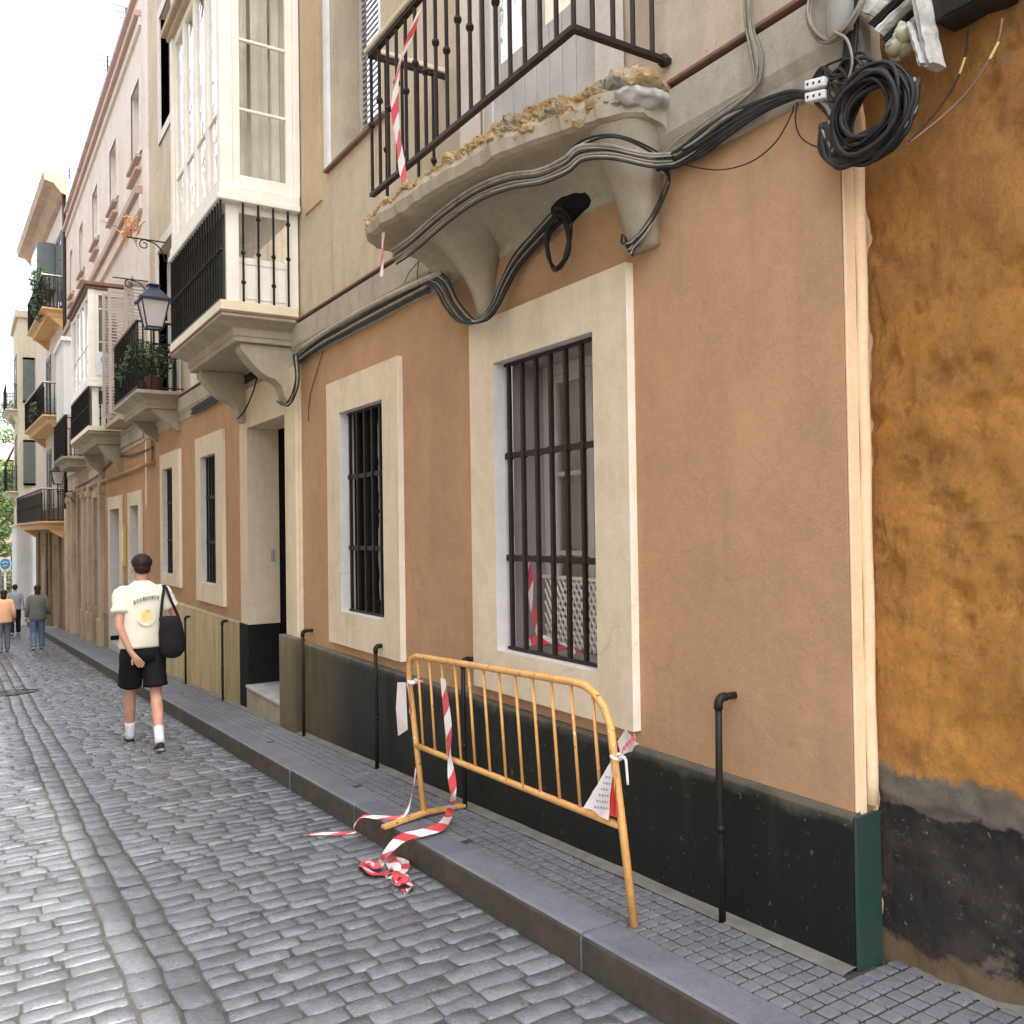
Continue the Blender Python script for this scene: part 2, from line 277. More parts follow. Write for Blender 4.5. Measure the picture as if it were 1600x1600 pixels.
# ------------------------------------------------------------------ mesh builder
ORG = {}
class MB:
    def __init__(s): s.v = []; s.f = []; s.t = []; s.uv = None
    def quad(s, a, b, c, d):
        n = len(s.v); s.v += [Vector(a), Vector(b), Vector(c), Vector(d)]; s.f.append((n, n+1, n+2, n+3)); return s
    def poly(s, pts):
        n = len(s.v); s.v += [Vector(p) for p in pts]; s.f.append(tuple(range(n, n+len(pts)))); return s
    def box(s, x0, x1, y0, y1, z0, z1):
        n = len(s.v)
        s.v += [Vector(p) for p in ((x0, y0, z0), (x1, y0, z0), (x1, y1, z0), (x0, y1, z0), (x0, y0, z1), (x1, y0, z1), (x1, y1, z1), (x0, y1, z1))]
        s.f += [(n+3, n+2, n+1, n), (n+4, n+5, n+6, n+7), (n, n+1, n+5, n+4), (n+1, n+2, n+6, n+5), (n+2, n+3, n+7, n+6), (n+3, n, n+4, n+7)]
        return s
    def hexa(s, p):   # 8 corner points ordered like box
        n = len(s.v); s.v += [Vector(q) for q in p]
        s.f += [(n+3, n+2, n+1, n), (n+4, n+5, n+6, n+7), (n, n+1, n+5, n+4), (n+1, n+2, n+6, n+5), (n+2, n+3, n+7, n+6), (n+3, n, n+4, n+7)]; return s
    def extr(s, prof, y0, y1):   # profile of (x,z) extruded along Y
        n = len(s.v); k = len(prof)
        s.v += [Vector((x, y0, z)) for x, z in prof] + [Vector((x, y1, z)) for x, z in prof]
        for i in range(k):
            j = (i+1) % k; s.f.append((n+i, n+j, n+k+j, n+k+i))
        s.f.append(tuple(n+i for i in reversed(range(k)))); s.f.append(tuple(n+k+i for i in range(k))); return s
    def extx(s, prof, x0, x1):   # profile of (y,z) extruded along X
        n = len(s.v); k = len(prof)
        s.v += [Vector((x0, y, z)) for y, z in prof] + [Vector((x1, y, z)) for y, z in prof]
        for i in range(k):
            j = (i+1) % k; s.f.append((n+i, n+j, n+k+j, n+k+i))
        s.f.append(tuple(n+i for i in reversed(range(k)))); s.f.append(tuple(n+k+i for i in range(k))); return s
    def tube(s, pts, r, n=8, cap=True, flat=None):
        pts = [Vector(p) for p in pts]; rs = r if isinstance(r, (list, tuple)) else [r]*len(pts)
        base = len(s.v); up = None
        for i, p in enumerate(pts):
            d = (pts[min(i+1, len(pts)-1)]-pts[max(i-1, 0)])
            if d.length < 1e-9: d = Vector((0, 0, 1))
            d.normalize()
            if up is None:
                up = d.orthogonal().normalized()
            else:
                up = (up - d*up.dot(d))
                up = up.normalized() if up.length > 1e-6 else d.orthogonal().normalized()
            w = d.cross(up)
            for k in range(n):
                a = 2*math.pi*(k+.5)/n
                s.v.append(p + up*math.cos(a)*rs[i] + w*math.sin(a)*rs[i])
        for i in range(len(pts)-1):
            for k in range(n):
                a = base+i*n+k; b_ = base+i*n+(k+1) % n
                s.f.append((a, b_, b_+n, a+n))
        if cap:
            s.f.append(tuple(base+k for k in reversed(range(n)))); s.f.append(tuple(base+(len(pts)-1)*n+k for k in range(n)))
        return s
    def ball(s, c, rx, ry=None, rz=None, seg=10, rings=7):
        ry = ry or rx; rz = rz or rx; c = Vector(c); base = len(s.v)
        for i in range(1, rings):
            t = math.pi*i/rings
            for k in range(seg):
                a = 2*math.pi*k/seg
                s.v.append(c+Vector((rx*math.sin(t)*math.cos(a), ry*math.sin(t)*math.sin(a), rz*math.cos(t))))
        top = len(s.v); s.v += [c+Vector((0, 0, rz)), c-Vector((0, 0, rz))]
        for i in range(rings-2):
            for k in range(seg):
                a = base+i*seg+k; b_ = base+i*seg+(k+1) % seg; s.f.append((a, a+seg, b_+seg, b_))
        for k in range(seg):
            s.f.append((top, base+k, base+(k+1) % seg)); q = base+(rings-2)*seg; s.f.append((top+1, q+(k+1) % seg, q+k))
        return s
    def loft(s, rings, cap=True):   # rings: equal-length lists of points
        base = len(s.v); n = len(rings[0])
        for r_ in rings: s.v += [Vector(p) for p in r_]
        for i in range(len(rings)-1):
            for k in range(n):
                a = base+i*n+k; b_ = base+i*n+(k+1) % n; s.f.append((a, b_, b_+n, a+n))
        if cap:
            s.f.append(tuple(base+k for k in reversed(range(n)))); s.f.append(tuple(base+(len(rings)-1)*n+k for k in range(n)))
        return s
    def build(s, name, mat, parent=None, smooth=False, bevel=0, origin=None, seg=2):
        if parent is not None: org = ORG[parent]
        elif origin is not None: org = Vector(origin)
        else:
            xs = [p.x for p in s.v]; ys = [p.y for p in s.v]; zs = [p.z for p in s.v]
            org = Vector(((min(xs)+max(xs))/2, (min(ys)+max(ys))/2, min(zs)))
        me = bpy.data.meshes.new(name); me.from_pydata([tuple(p-org) for p in s.v], [], s.f)
        me.materials.append(M[mat] if isinstance(mat, str) else mat)
        if s.t:
            at = me.attributes.new('tint', 'FLOAT', 'POINT'); at.data.foreach_set('value', s.t)
        if s.uv:
            ul = me.uv_layers.new(name='UVMap')
            for lp in me.loops: ul.data[lp.index].uv = s.uv[lp.vertex_index]
        bm = bmesh.new(); bm.from_mesh(me); bmesh.ops.recalc_face_normals(bm, faces=bm.faces) if not s.uv else None; bm.to_mesh(me); bm.free()
        o = bpy.data.objects.new(name, me); col.objects.link(o)
        if smooth: me.polygons.foreach_set('use_smooth', [True]*len(me.polygons))
        if bevel:
            md = o.modifiers.new('bevel', 'BEVEL'); md.width = bevel; md.segments = seg; md.limit_method = 'ANGLE'; md.angle_limit = R(40)
        if parent is not None: o.parent = parent; ORG[o] = org
        else: o.location = org; ORG[o] = org
        return o
def thing(name, label, cat, loc, group=None):
    o = bpy.data.objects.new(name, None); col.objects.link(o); o.empty_display_size = .2
    o.location = loc; ORG[o] = Vector(loc); o['label'] = label; o['category'] = cat
    if group: o['group'] = group
    return o
def tag(o, label, cat, group=None, kind=None):
    if label: o['label'] = label
    if cat: o['category'] = cat
    if group: o['group'] = group
    if kind: o['kind'] = kind
    return o
def copy_tree(o, parent=None):
    c = o.copy(); col.objects.link(c)
    if parent is not None: c.parent = parent
    for ch in list(o.children): copy_tree(ch, c)
    return c
def crv(pts, n=8):   # Catmull-Rom
    P = [Vector(p) for p in pts]; P = [P[0]*2-P[1]]+P+[P[-1]*2-P[-2]]; out = []
    for i in range(1, len(P)-2):
        a, b, c, d = P[i-1:i+3]
        for k in range(n):
            t = k/n; out.append(.5*((2*b)+(c-a)*t+(2*a-5*b+4*c-d)*t*t+(3*b-a-3*c+d)*t**3))
    out.append(P[-2]); return out
def panel(mb, X, y0, y1, z0, z1, holes, depth=0, normal=-1, thick=0):
    """wall face at X with rectangular holes (ya,yb,za,zb) and their reveals going in by depth"""
    ys = sorted({y0, y1, *[v for h in holes for v in h[:2] if y0 < v < y1]}); zs = sorted({z0, z1, *[v for h in holes for v in h[2:4] if z0 < v < z1]})
    for i in range(len(ys)-1):
        for j in range(len(zs)-1):
            cy = (ys[i]+ys[i+1])/2; cz = (zs[j]+zs[j+1])/2
            if any(h[0] < cy < h[1] and h[2] < cz < h[3] for h in holes): continue
            mb.quad((X, ys[i], zs[j]), (X, ys[i], zs[j+1]), (X, ys[i+1], zs[j+1]), (X, ys[i+1], zs[j]))
    if depth:
        for h in holes:
            a, b_, c_, d = h[:4]
            mb.quad((X, a, c_), (X+depth, a, c_), (X+depth, a, d), (X, a, d)); mb.quad((X, b_, c_), (X, b_, d), (X+depth, b_, d), (X+depth, b_, c_))
            mb.quad((X, a, d), (X+depth, a, d), (X+depth, b_, d), (X, b_, d)); mb.quad((X, a, c_), (X, b_, c_), (X+depth, b_, c_), (X+depth, a, c_))
    return mb
def frame_ring(mb, X0, X1, y0, y1, z0, z1, w, wt=None, wb=None):
    """rectangular ring of boxes, stiles full height, rails between"""
    wt = wt or w; wb = w if wb is None else wb
    mb.box(X0, X1, y0, y0+w, z0, z1); mb.box(X0, X1, y1-w, y1, z0, z1)
    mb.box(X0, X1, y0+w, y1-w, z1-wt, z1)
    if wb: mb.box(X0, X1, y0+w, y1-w, z0, z0+wb)
    return mb

W = 2.64
# ================================================================== ground, road, pavement
g = MB(); ys = [-30, 0, 20, 40, 60, 400]
def gzz(Y): return gz(min(Y, 60))
for i in range(5):
    a, b_ = ys[i], ys[i+1]
    g.quad((-200, a, gzz(a)-.06), (200, a, gzz(a)-.06), (200, b_, gzz(b_)-.06), (-200, b_, gzz(b_)-.06))
tag(g.build('ground', 'earth', origin=(0, 0, -.1)), 'packed grey ground under the street', None, kind='structure')

def sett(mb, x0, x1, y0, y1, h, t, fine=True):
    """one worn stone, pillow shaped, following the slope of the street"""
    g_ = .0012 + random.random()*.0035
    cx = (x0+x1)/2; cy = (y0+y1)/2; hx = (x1-x0)/2-g_; hy = (y1-y0)/2-g_
    tx = random.uniform(-.035, .035); ty = random.uniform(-.055, .055); dz = random.uniform(-.003, .003)
    us = (-1, -.92, -.35, .35, .92, 1) if fine else (-1, -.7, .7, 1)
    vs = (-1, -.84, 0, .84, 1) if fine else (-1, 0, 1)
    n = len(mb.v); nu = len(us); nv = len(vs)
    sk = random.uniform(-.06, .06); wob = random.uniform(-.012, .012)
    for v in vs:
        for u in us:
            e = max(abs(u), abs(v)); k = 0 if e >= 1 else (1 if e < .8 else .93)
            lx = u*hx*(1-.03*v*v)+sk*v*.03; ly = v*hy*(1-.07*u*u)+.02*v*hy + sk*u*hy + wob*(1-u*u)
            nn = noise.noise(Vector((cx*9+u, cy*9+v, 3)))*.004 if fine else 0
            z = dz + k*h*(1-.14*u*u-.14*v*v) - (0 if k else .0035) + (tx*lx+ty*ly)*(1 if k else .5) + nn
            x = cx+lx; y = cy+ly; x += (noise.noise(Vector((y*.9, 3, 0)))*.018+noise.noise(Vector((y*4, 8, x)))*.012)*min(1, max(0, (2.0-x)*2))
            mb.v.append(Vector((x, y, gz(y)+z))); mb.t.append(t)
    for j in range(nv-1):
        for i in range(nu-1):
            a = n+j*nu+i; mb.f.append((a, a+1, a+nu+1, a+nu))
road = MB()
y = .6
lanes = [(-2.3, .53, 1), (.535, .665, 0), (.67, .80, 0), (.805, 2.035, 1)]
for (lx0, lx1, cross) in lanes:
    y = .6
    while y < 52:
        fine = y < 16 and lx1 > 0
        if cross:
            d = random.uniform(.085, .122)
            if y > 26: d *= 1.6
            x = lx0; drift = random.uniform(-.01, .01)
            while x < lx1-.02:
                wd = random.uniform(.12, .245)
                if lx1-(x+wd) < .09: wd = lx1-x
                sett(road, x, x+wd, y+random.uniform(-.005, .005), y+d+random.uniform(-.005, .005), random.uniform(.004, .009), random.random(), fine)
                x += wd
            y += d
        else:
            d = random.uniform(.16, .26)
            sett(road, lx0, lx1, y, y+d, random.uniform(.003, .007), random.random(), fine); y += d
ro = road.build('road', 'cobble', smooth=True, origin=(0, 0, 0)); tag(ro, 'street of worn grey granite setts', None, kind='structure')
n0 = len(road.v)
jt = MB(); jt.quad((-2.3, -3, gz(-3)-.0022), (2.04, -3, gz(-3)-.0022), (2.04, 60, gz(60)-.0022), (-2.3, 60, gz(60)-.0022))
jt.quad((-2.3, -3, gz(-3)-.003), (2.04, -3, gz(-3)-.003), (2.04, .6, gz(.6)-.003), (-2.3, .6, gz(.6)-.003))
tag(jt.build('road_bed', 'joint', origin=(0, 0, -.05)), 'dark dirt joints under the setts', None, kind='structure')

PH = .15   # pavement height above the road
# kerb stones
kt = MB(); y = -2.0
lens = []
while y < 58:
    L = random.uniform(1.15, 1.35); lens.append((y, y+L)); y += L
kf = MB()
for (a, b_) in lens:
    t = random.random(); n = len(kt.v); dx = random.uniform(-.004, .004); dz = random.uniform(-.003, .003)
    X0, X1 = 2.035+dx, 2.205
    prof = [(X0+.012, 0), (X0+.002, -.006), (X0, -.018)]
    segs = 10
    for i in range(segs+1):
        yy = a+.003+(b_-a-.006)*i/segs
        w = noise.noise(Vector((yy*6, 1, 0)))*.003
        for (px, pz) in [(X1, 0), (X0+.10, 0), (X0+.016+w, 0), (X0+.004+w, -.007), (X0+w, -.02), (X0+w*.5, -PH-.03)]:
            kt.v.append(Vector((px, yy, gz(yy)+PH+dz+pz))); kt.t.append(t)
    for i in range(segs):
        for k in range(5):
            q = n+i*6+k; kt.f.append((q, q+1, q+7, q+6))
    for i in (0, segs): kt.f.append(tuple(n+i*6+k for k in range(6)))
ko = kt.build('kerb', 'kerbtop', origin=(0, 0, 0)); ko.data.materials.append(M['kerbface'])
for p_ in ko.data.polygons:
    if p_.normal.x < -.6: p_.material_index = 1
tag(ko, 'granite kerb with blue grey top and dirty brown side', None, kind='structure')

M['tilejoint'] = simple('dark_tile_joint', (.045, .042, .04), .9, 0, (.075, .07, .06), 10, .6, 50)
pv = MB(); pv.quad((2.206, -4, gz(-4)+PH-.009), (9, -4, gz(-4)+PH-.009), (9, 1.86, gz(1.86)+PH-.009), (2.206, 1.86, gz(1.86)+PH-.009))
pv.quad((2.206, 1.86, gz(1.86)+PH-.009), (2.70, 1.86, gz(1.86)+PH-.009), (2.70, 60, gz(60)+PH-.009), (2.206, 60, gz(60)+PH-.009))
tag(pv.build('pavement_bed', 'tilejoint', origin=(2.2, 0, 0)), 'dark joints under the pavement tiles', None, kind='structure')
tl = MB()
def ptile(x0, x1, y0, y1, t, h=0):
    e = .0045; t = .35+t*.3; z = PH+h; tilt = random.uniform(-.0022, .0022)
    n = len(tl.v)
    for (xx, yy, zz) in ((x0+e, y0+e, -.007), (x1-e, y0+e, -.007), (x1-e, y1-e, -.007), (x0+e, y1-e, -.007), (x0+e+.006, y0+e+.006, tilt), (x1-e-.006, y0+e+.006, -tilt), (x1-e-.006, y1-e-.006, -tilt), (x0+e+.006, y1-e-.006, tilt)):
        tl.v.append(Vector((xx, yy, gz(yy)+z+zz))); tl.t.append(t)
    tl.f += [(n+4, n+5, n+6, n+7), (n, n+1, n+5, n+4), (n+1, n+2, n+6, n+5), (n+2, n+3, n+7, n+6), (n+3, n, n+4, n+7)]
y = -.6; ts = .0655
while y < 30:
    ncol = 5 if y > 1.9 else (9 if y > 0 else 9)
    for k in range(ncol):
        if random.random() < .004: continue
        ptile(2.209+k*ts, 2.209+(k+1)*ts, y, y+ts*1.0, random.random(), 0)
    y += ts
while y < 56:
    ptile(2.209, 2.209+5*ts, y, y+.4, random.random()); y += .4
tag(tl.build('pavement', 'tile', origin=(2.2, 0, 0)), 'narrow pavement of small square grey mosaic tiles', None, kind='structure')
# uneven cement fillet against the walls
cf = MB(); n = 0; rows = []
yy = 1.98
while yy < 56:
    w = noise.noise(Vector((yy*3, 5, 0)))*.03
    xin = 2.209+5*ts+.004+w*.3; rows.append([(xin, yy, gz(yy)+PH-.004), (xin+.02, yy, gz(yy)+PH+.002), (2.61, yy, gz(yy)+PH+.006+abs(w)*.3), (2.66, yy, gz(yy)+PH+.016+abs(w)*.4)])
    yy += .12 if yy < 14 else .6
for i in range(len(rows)-1):
    for k in range(3): cf.quad(rows[i][k], rows[i][k+1], rows[i+1][k+1], rows[i+1][k])
# next to the ochre wall
rows = []
for i in range(40):
    yy = -3+i*.125; w = noise.noise(Vector((yy*4, 9, 0)))*.03
    rows.append([(2.745+w*.6, yy, gz(yy)+PH-.003), (2.775+w*.3, yy, gz(yy)+PH+.004), (2.84, yy, gz(yy)+PH+.03+w*.3)])
for i in range(len(rows)-1):
    if rows[i][0][1] > 1.9: break
    for k in range(2): cf.quad(rows[i][k], rows[i][k+1], rows[i+1][k+1], rows[i+1][k])
tag(cf.build('pavement_edge', 'cementstrip', smooth=True, origin=(2.6, 0, 0)), 'crumbling cement strip between tiles and walls', None, kind='structure')

p = PG(20, 1083); mb = MB(); mb.loft([[(p.x+r_*math.cos(a), p.y+r_*math.sin(a), gz(p.y+r_*math.sin(a))+z_) for a in [2*math.pi*i/32 for i in range(32)]] for r_, z_ in ((.34, -.01), (.34, .012), (.30, .012), (.295, .006), (.02, .006))])
tag(mb.build('manhole_cover', 'iron'), 'round iron manhole cover set in the cobbles at the left', 'manhole cover')
# ================================================================== near tan townhouse
Y0, Y1 = 2.0, 15.9
HA = 11.3
A = thing('townhouse', 'nearest townhouse, tan ground floor with cream window surrounds under greige upper walls', 'building', (3.0, 9, gz(9)))
WIN = [(3.40, 4.34, .89, 2.54), (5.93, 6.79, .93, 2.54), (10.93, 11.72, .94, 2.54), (13.5, 14.25, .96, 2.54)]
SUR = [(3.14, 4.62, .65, 2.81), (5.66, 7.08, .66, 2.81), (10.6, 12.0, .70, 2.80), (13.05, 14.45, .80, 2.77)]
DOOR = (8.25, 9.56, -.30, 2.70)
ZP = .58
w = MB(); panel(w, W, Y0, Y1, -.9, 3.2, [*WIN, DOOR], 0)
w.quad((W, Y0, -.2), (2.90, Y0, -.2), (2.90, Y0, 3.2), (W, Y0, 3.2)); w.box(2.9, 3.1, 15.7, 15.9, -.8, 3.2)
w.build('ground_floor_wall', 'tan', A)
# bright painted corner strip
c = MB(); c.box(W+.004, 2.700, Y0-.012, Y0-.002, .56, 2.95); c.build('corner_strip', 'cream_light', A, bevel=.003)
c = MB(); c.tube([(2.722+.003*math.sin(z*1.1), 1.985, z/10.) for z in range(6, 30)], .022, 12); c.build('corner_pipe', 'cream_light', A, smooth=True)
# upper wall and its openings
UH = [(3.40, 4.52, 3.52, 6.0), (6.0, 7.02, 4.68, 6.9), (8.1, 9.6, 3.52, 6.2), (13.3, 14.7, 3.52, 6.0), (3.4, 4.5, 7.4, 9.4), (6.0, 6.9, 7.8, 9.4), (8.3, 9.4, 7.8, 9.6), (10.9, 11.8, 4.4, 6.2), (10.9, 11.8, 7.8, 9.6), (13.5, 14.4, 7.8, 9.6)]
u = MB(); panel(u, W+.02, 1.9, Y1, 3.2, HA, UH, .3); u.quad((W+.02, 1.9, 3.2), (6, 1.9, 3.2), (6, 1.9, HA), (W+.02, 1.9, HA))
u.quad((W+.02, Y1, 3.2), (6, Y1, 3.2), (6, Y1, HA), (W+.02, Y1, HA))
u.build('upper_wall', 'greige', A)
rf = MB(); rf.quad((W, 1.9, HA-.02), (6, 1.9, HA-.02), (6, Y1, HA-.02), (W, Y1, HA-.02)); rf.build('roof', 'band', A)
# cornice band between floors, with red edge
cb = MB(); prof = [(W+.03, 3.13), (W-.012, 3.15), (W-.02, 3.24), (W-.045, 3.29), (W-.05, 3.47), (W+.03, 3.49)]
cb.extr(prof, 1.885, Y1); cb.build('cornice', 'band', A, bevel=.006)
rl = MB(); rl.box(W-.058, W+.025, 1.875, Y1, 3.491, 3.508); rl.build('red_moulding', 'redline', A, bevel=.004)
# tan vertical strip beside the bay
s_ = MB(); s_.box(W+.004, W+.03, 7.28, 7.70, 4.45, HA); s_.build('painted_strip', 'strip', A)
s_ = MB(); s_.box(W-.02, W+.03, 10.15, 10.5, 3.52, HA); s_.box(W-.02, W+.03, 12.0, 12.35, 3.52, HA); s_.box(W-.02, W+.03, 15.5, 15.88, 3.52, HA); s_.build('pilaster', 'pinkpale', A, bevel=.01)
# plinth with slanted cap
def plinth(ya, yb, mat='plinth', X=W):
    mb = MB(); z0 = -1.2
    mb.extr([(X+.02, z0), (X-.032, z0), (X-.03, ZP-.018), (X-.012, ZP), (X+.02, ZP+.004)], ya, yb); return mb.build('plinth', mat, A, bevel=.004)
plinth(Y0-.016, 7.85); plinth(9.72, Y1)
# green painted end face of the plinth
ep = MB(); ep.box(W-.028, 2.748, Y0-.030, Y0-.018, -.3, ZP-.004); ep.build('plinth_end', 'green_paint', A, bevel=.003)

def casement(parent, X, y0, y1, z0, z1, fm='wood_leaf', gm='glass', leaves=2, bars=(.5,), w=.055, panel_h=0):
    """window joinery; returns frame mesh with pane child"""
    fr = MB(); frame_ring(fr, X, X+.06, y0, y1, z0, z1, w)
    iw = (y1-y0-2*w)/leaves; gls = []
    for k in range(leaves):
        a = y0+w+k*iw; b_ = a+iw
        frame_ring(fr, X+.01, X+.05, a+.002, b_-.002, z0+w, z1-w, w*.85, wb=w*.85+panel_h)
        for q in bars:
            zz = z0+w+panel_h+(z1-z0-2*w-panel_h)*q; fr.box(X+.018, X+.042, a+w*.85, b_-w*.85, zz-.014, zz+.014)
        gl = MB(); gls.append(gl); gl.quad((X+.03, a+w*.8, z0+w+panel_h), (X+.03, b_-w*.8, z0+w+panel_h), (X+.03, b_-w*.8, z1-w), (X+.03, a+w*.8, z1-w))
    f = fr.build('window', fm, parent, bevel=.004)
    for gl in gls: gl.build('pane', gm, f)
    return f

for i, (h, s) in enumerate(zip(WIN, SUR)):
    # raised surround with the opening's bright reveal
    sr = MB(); X0 = W-.042
    panel(sr, X0, s[0], s[1], s[2], s[3], [h])
    for (ya, yb, za, zb) in [s]:
        ed = MB(); ed.box(X0-.001, W+.01, ya-.004, ya-.0005, za, zb); sr.quad((X0, ya, za), (W+.01, ya, za), (W+.01, ya, zb), (X0, ya, zb)); sr.quad((X0, yb, za), (W+.01, yb, za), (W+.01, yb, zb), (X0, yb, zb))  # ed: thin strip over the near side carrying the painted light
        sr.quad((X0, ya, zb), (W+.01, ya, zb), (W+.01, yb, zb), (X0, yb, zb)); sr.quad((X0, ya, za), (W+.01, ya, za), (W+.01, yb, za), (X0, yb, za))
    rv = MB(); a, b_, z0, z1 = h; D = .085
    so = sr.build('window_surround', 'cream', A); ed.build('surround_edge', 'cream_lit_edge', so, bevel=.002)
    rv.quad((X0, a, z0), (W+D, a, z0), (W+D, a, z1), (X0, a, z1)); rv.quad((X0, b_, z0), (W+D, b_, z0), (W+D, b_, z1), (X0, b_, z1))
    rv.quad((X0, a, z1), (W+D, a, z1), (W+D, b_, z1), (X0, b_, z1)); rv.quad((X0, a, z0), (X0, b_, z0), (W+D, b_, z0), (W+D, a, z0))
    rv.build('reveal', 'jamb', so)
    ln = MB(); Xa, Xb = W+D+.001, 3.02
    ln.quad((Xa, a-.0, z0), (Xb, a, z0), (Xb, a, z1), (Xa, a, z1)); ln.quad((Xa, b_, z0), (Xb, b_, z0), (Xb, b_, z1), (Xa, b_, z1))
    ln.quad((Xa, a, z1), (Xb, a, z1), (Xb, b_, z1), (Xa, b_, z1)); ln.quad((Xa, a, z0), (Xa, b_, z0), (Xb, b_, z0), (Xb, a, z0))
    ln.build('lining', 'pinkjamb' if i == 0 else 'dark_in', so)
    # grille
    gr = MB(); nb = 7 if i == 0 else 6; XB = W+.035
    for k in range(nb):
        yy = a+.05+(b_-a-.10)*k/(nb-1); gr.box(XB-.0115, XB+.0115, yy-.0115, yy+.0115, z0+.012, z1-.01)
    zr = [z0+(z1-z0)*.32, z0+(z1-z0)*.675]
    for zz in zr:
        gr.box(XB-.007, XB+.007, a+.0, b_-.0, zz-.017, zz+.017)
        for k in range(nb):
            yy = a+.05+(b_-a-.10)*k/(nb-1); gr.box(XB-.015, XB+.015, yy-.018, yy+.018, zz-.021, zz+.021)
    gr.box(XB-.012, XB+.012, a+.01, b_-.01, z0+.004, z0+.02); gr.box(XB-.012, XB+.012, a+.01, b_-.01, z1-.02, z1-.004)
    if i > 0:
        for k in range(nb-1):
            yy = a+.05+(b_-a-.10)*(k+.5)/(nb-1); 
    gr.build('window_grille', 'iron_brown' if i == 0 else 'iron', A, bevel=.002)
    if i == 0:
        f = casement(A, 2.94, a-.0, b_+.0, z0, z1, 'wood_leaf', 'glass', 2, (.32, .62), .06)
        la = MB(); xl = 2.925
        for k in range(-14, 22):
            for sg in (1, -1):
                pts = []
                y_a = a+k*.045; 
                q0, q1 = (y_a, z0+.01), (y_a+.26*sg, z0+.41)
                # clip to the opening
                def clip(q0, q1):
                    (ya_, za_), (yb_, zb_) = q0, q1
                    t0, t1 = 0, 1; dy = yb_-ya_
                    if abs(dy) > 1e-9:
                        ta = (a+.01-ya_)/dy; tb = (b_-.01-ya_)/dy; lo, hi = min(ta, tb), max(ta, tb); t0 = max(t0, lo); t1 = min(t1, hi)
                    if t1 <= t0: return None
                    return (ya_+dy*t0, za_+(zb_-za_)*t0), (ya_+dy*t1, za_+(zb_-za_)*t1)
                cl = clip(q0, q1)
                if cl:
                    (p0, p1) = cl; la.tube([(xl+sg*.003, p0[0], p0[1]), (xl+sg*.003, p1[0], p1[1])], .0075, 4)
        la.box(xl-.01, xl+.01, a, b_, z0+.40, z0+.42)
        la.build('lattice_screen', 'white_paint', f)
        cu = MB(); rows = []
        for k in range(41):
            yy = a+(b_-a)*k/40; rows.append(((3.05+.012*math.sin(k*1.7), yy, z0), (3.05+.012*math.sin(k*1.7), yy, z1)))
        for k in range(40):
            if .35 < k/40 < .55: continue
            cu.quad(rows[k][0], rows[k+1][0], rows[k+1][1], rows[k][1])
        cu.build('curtain', 'curtain', f, smooth=True)
    else:
        casement(A, 2.80, a, b_, z0, z1, 'dark_in', 'glass', 2, (.5,), .05)
    dk = MB(); dk.quad((3.4, a-.4, z0-.3), (3.4, b_+.4, z0-.3), (3.4, b_+.4, z1+.3), (3.4, a-.4, z1+.3)); dk.build('room', 'dark_in', A)

# street door
ya, yb, z0, z1 = DOOR
ds = MB(); X0 = W-.03
panel(ds, X0, 7.84, 9.86, ZP+.0, 3.12, [(ya, yb, ZP-.2, z1)])
for yy in (7.84, 9.86): ds.quad((X0, yy, ZP), (W+.01, yy, ZP), (W+.01, yy, 3.12), (X0, yy, 3.12))
ds.quad((X0, ya, ZP), (2.955, ya, ZP), (2.955, ya, z1), (X0, ya, z1)); ds.quad((X0, yb, ZP), (2.955, yb, ZP), (2.955, yb, z1), (X0, yb, z1)); ds.quad((X0, ya, z1), (2.955, ya, z1), (2.955, yb, z1), (X0, yb, z1))
do = ds.build('door_surround', 'cream', A)
pb = MB(); pb.box(W-.10, W+.05, 7.80, ya+.02, -.8, ZP+.03); pb.build('door_plinth_block', 'plinth', do, bevel=.008)
pb = MB(); pb.box(W-.04, 2.955, yb-.012, 9.9, -.8, ZP+.0); pb.build('door_plinth_block', 'dark_in', do, bevel=.005)
ps = MB(); ps.box(W-.055, W-.0, 7.86, 8.02, ZP+.03, 3.1); ps.build('door_pilaster', 'cream', do, bevel=.006)
dd = MB(); dd.box(3.27, 3.31, ya-.5, yb+.3, -.4, 2.95); dd.box(2.957, 3.27, yb+.05, yb+.08, -.4, 2.95); dd.box(2.957, 3.27, ya-.1, ya-.07, -.4, 2.95); dd.box(2.957, 3.27, ya-.07, yb+.05, 2.75, 2.8); 
dl = dd.build('door', 'dark_in', A)
dd = MB()
for (p0, p1, q0, q1) in ((ya+.12, ya+.62, .1, .9), (ya+.78, yb-.14, .1, .9), (ya+.12, ya+.62, 1.05, 2.4), (ya+.78, yb-.14, 1.05, 2.4)): dd.box(3.255, 3.27, p0, p1, q0, q1)
dd.build('door_panel', 'iron', dl, bevel=.006)
sp = MB(); sp.box(W-.06, 3.2, ya+.022, yb-.014, gz(9)-.2, gz(9)+PH+.20); sp.build('doorstep_riser', 'stone_soffit', A)
sp = MB(); sp.box(W-.075, 3.2, ya+.021, yb-.013, gz(9)+PH+.201, gz(9)+PH+.235); sp.build('doorstep', 'marble', A, bevel=.006)
mb_ = MB(); mb_.box(2.86, 2.90, yb-.012, yb-.002, 1.25, 1.38); mb_.build('bell_plate', 'pinkjamb', do)

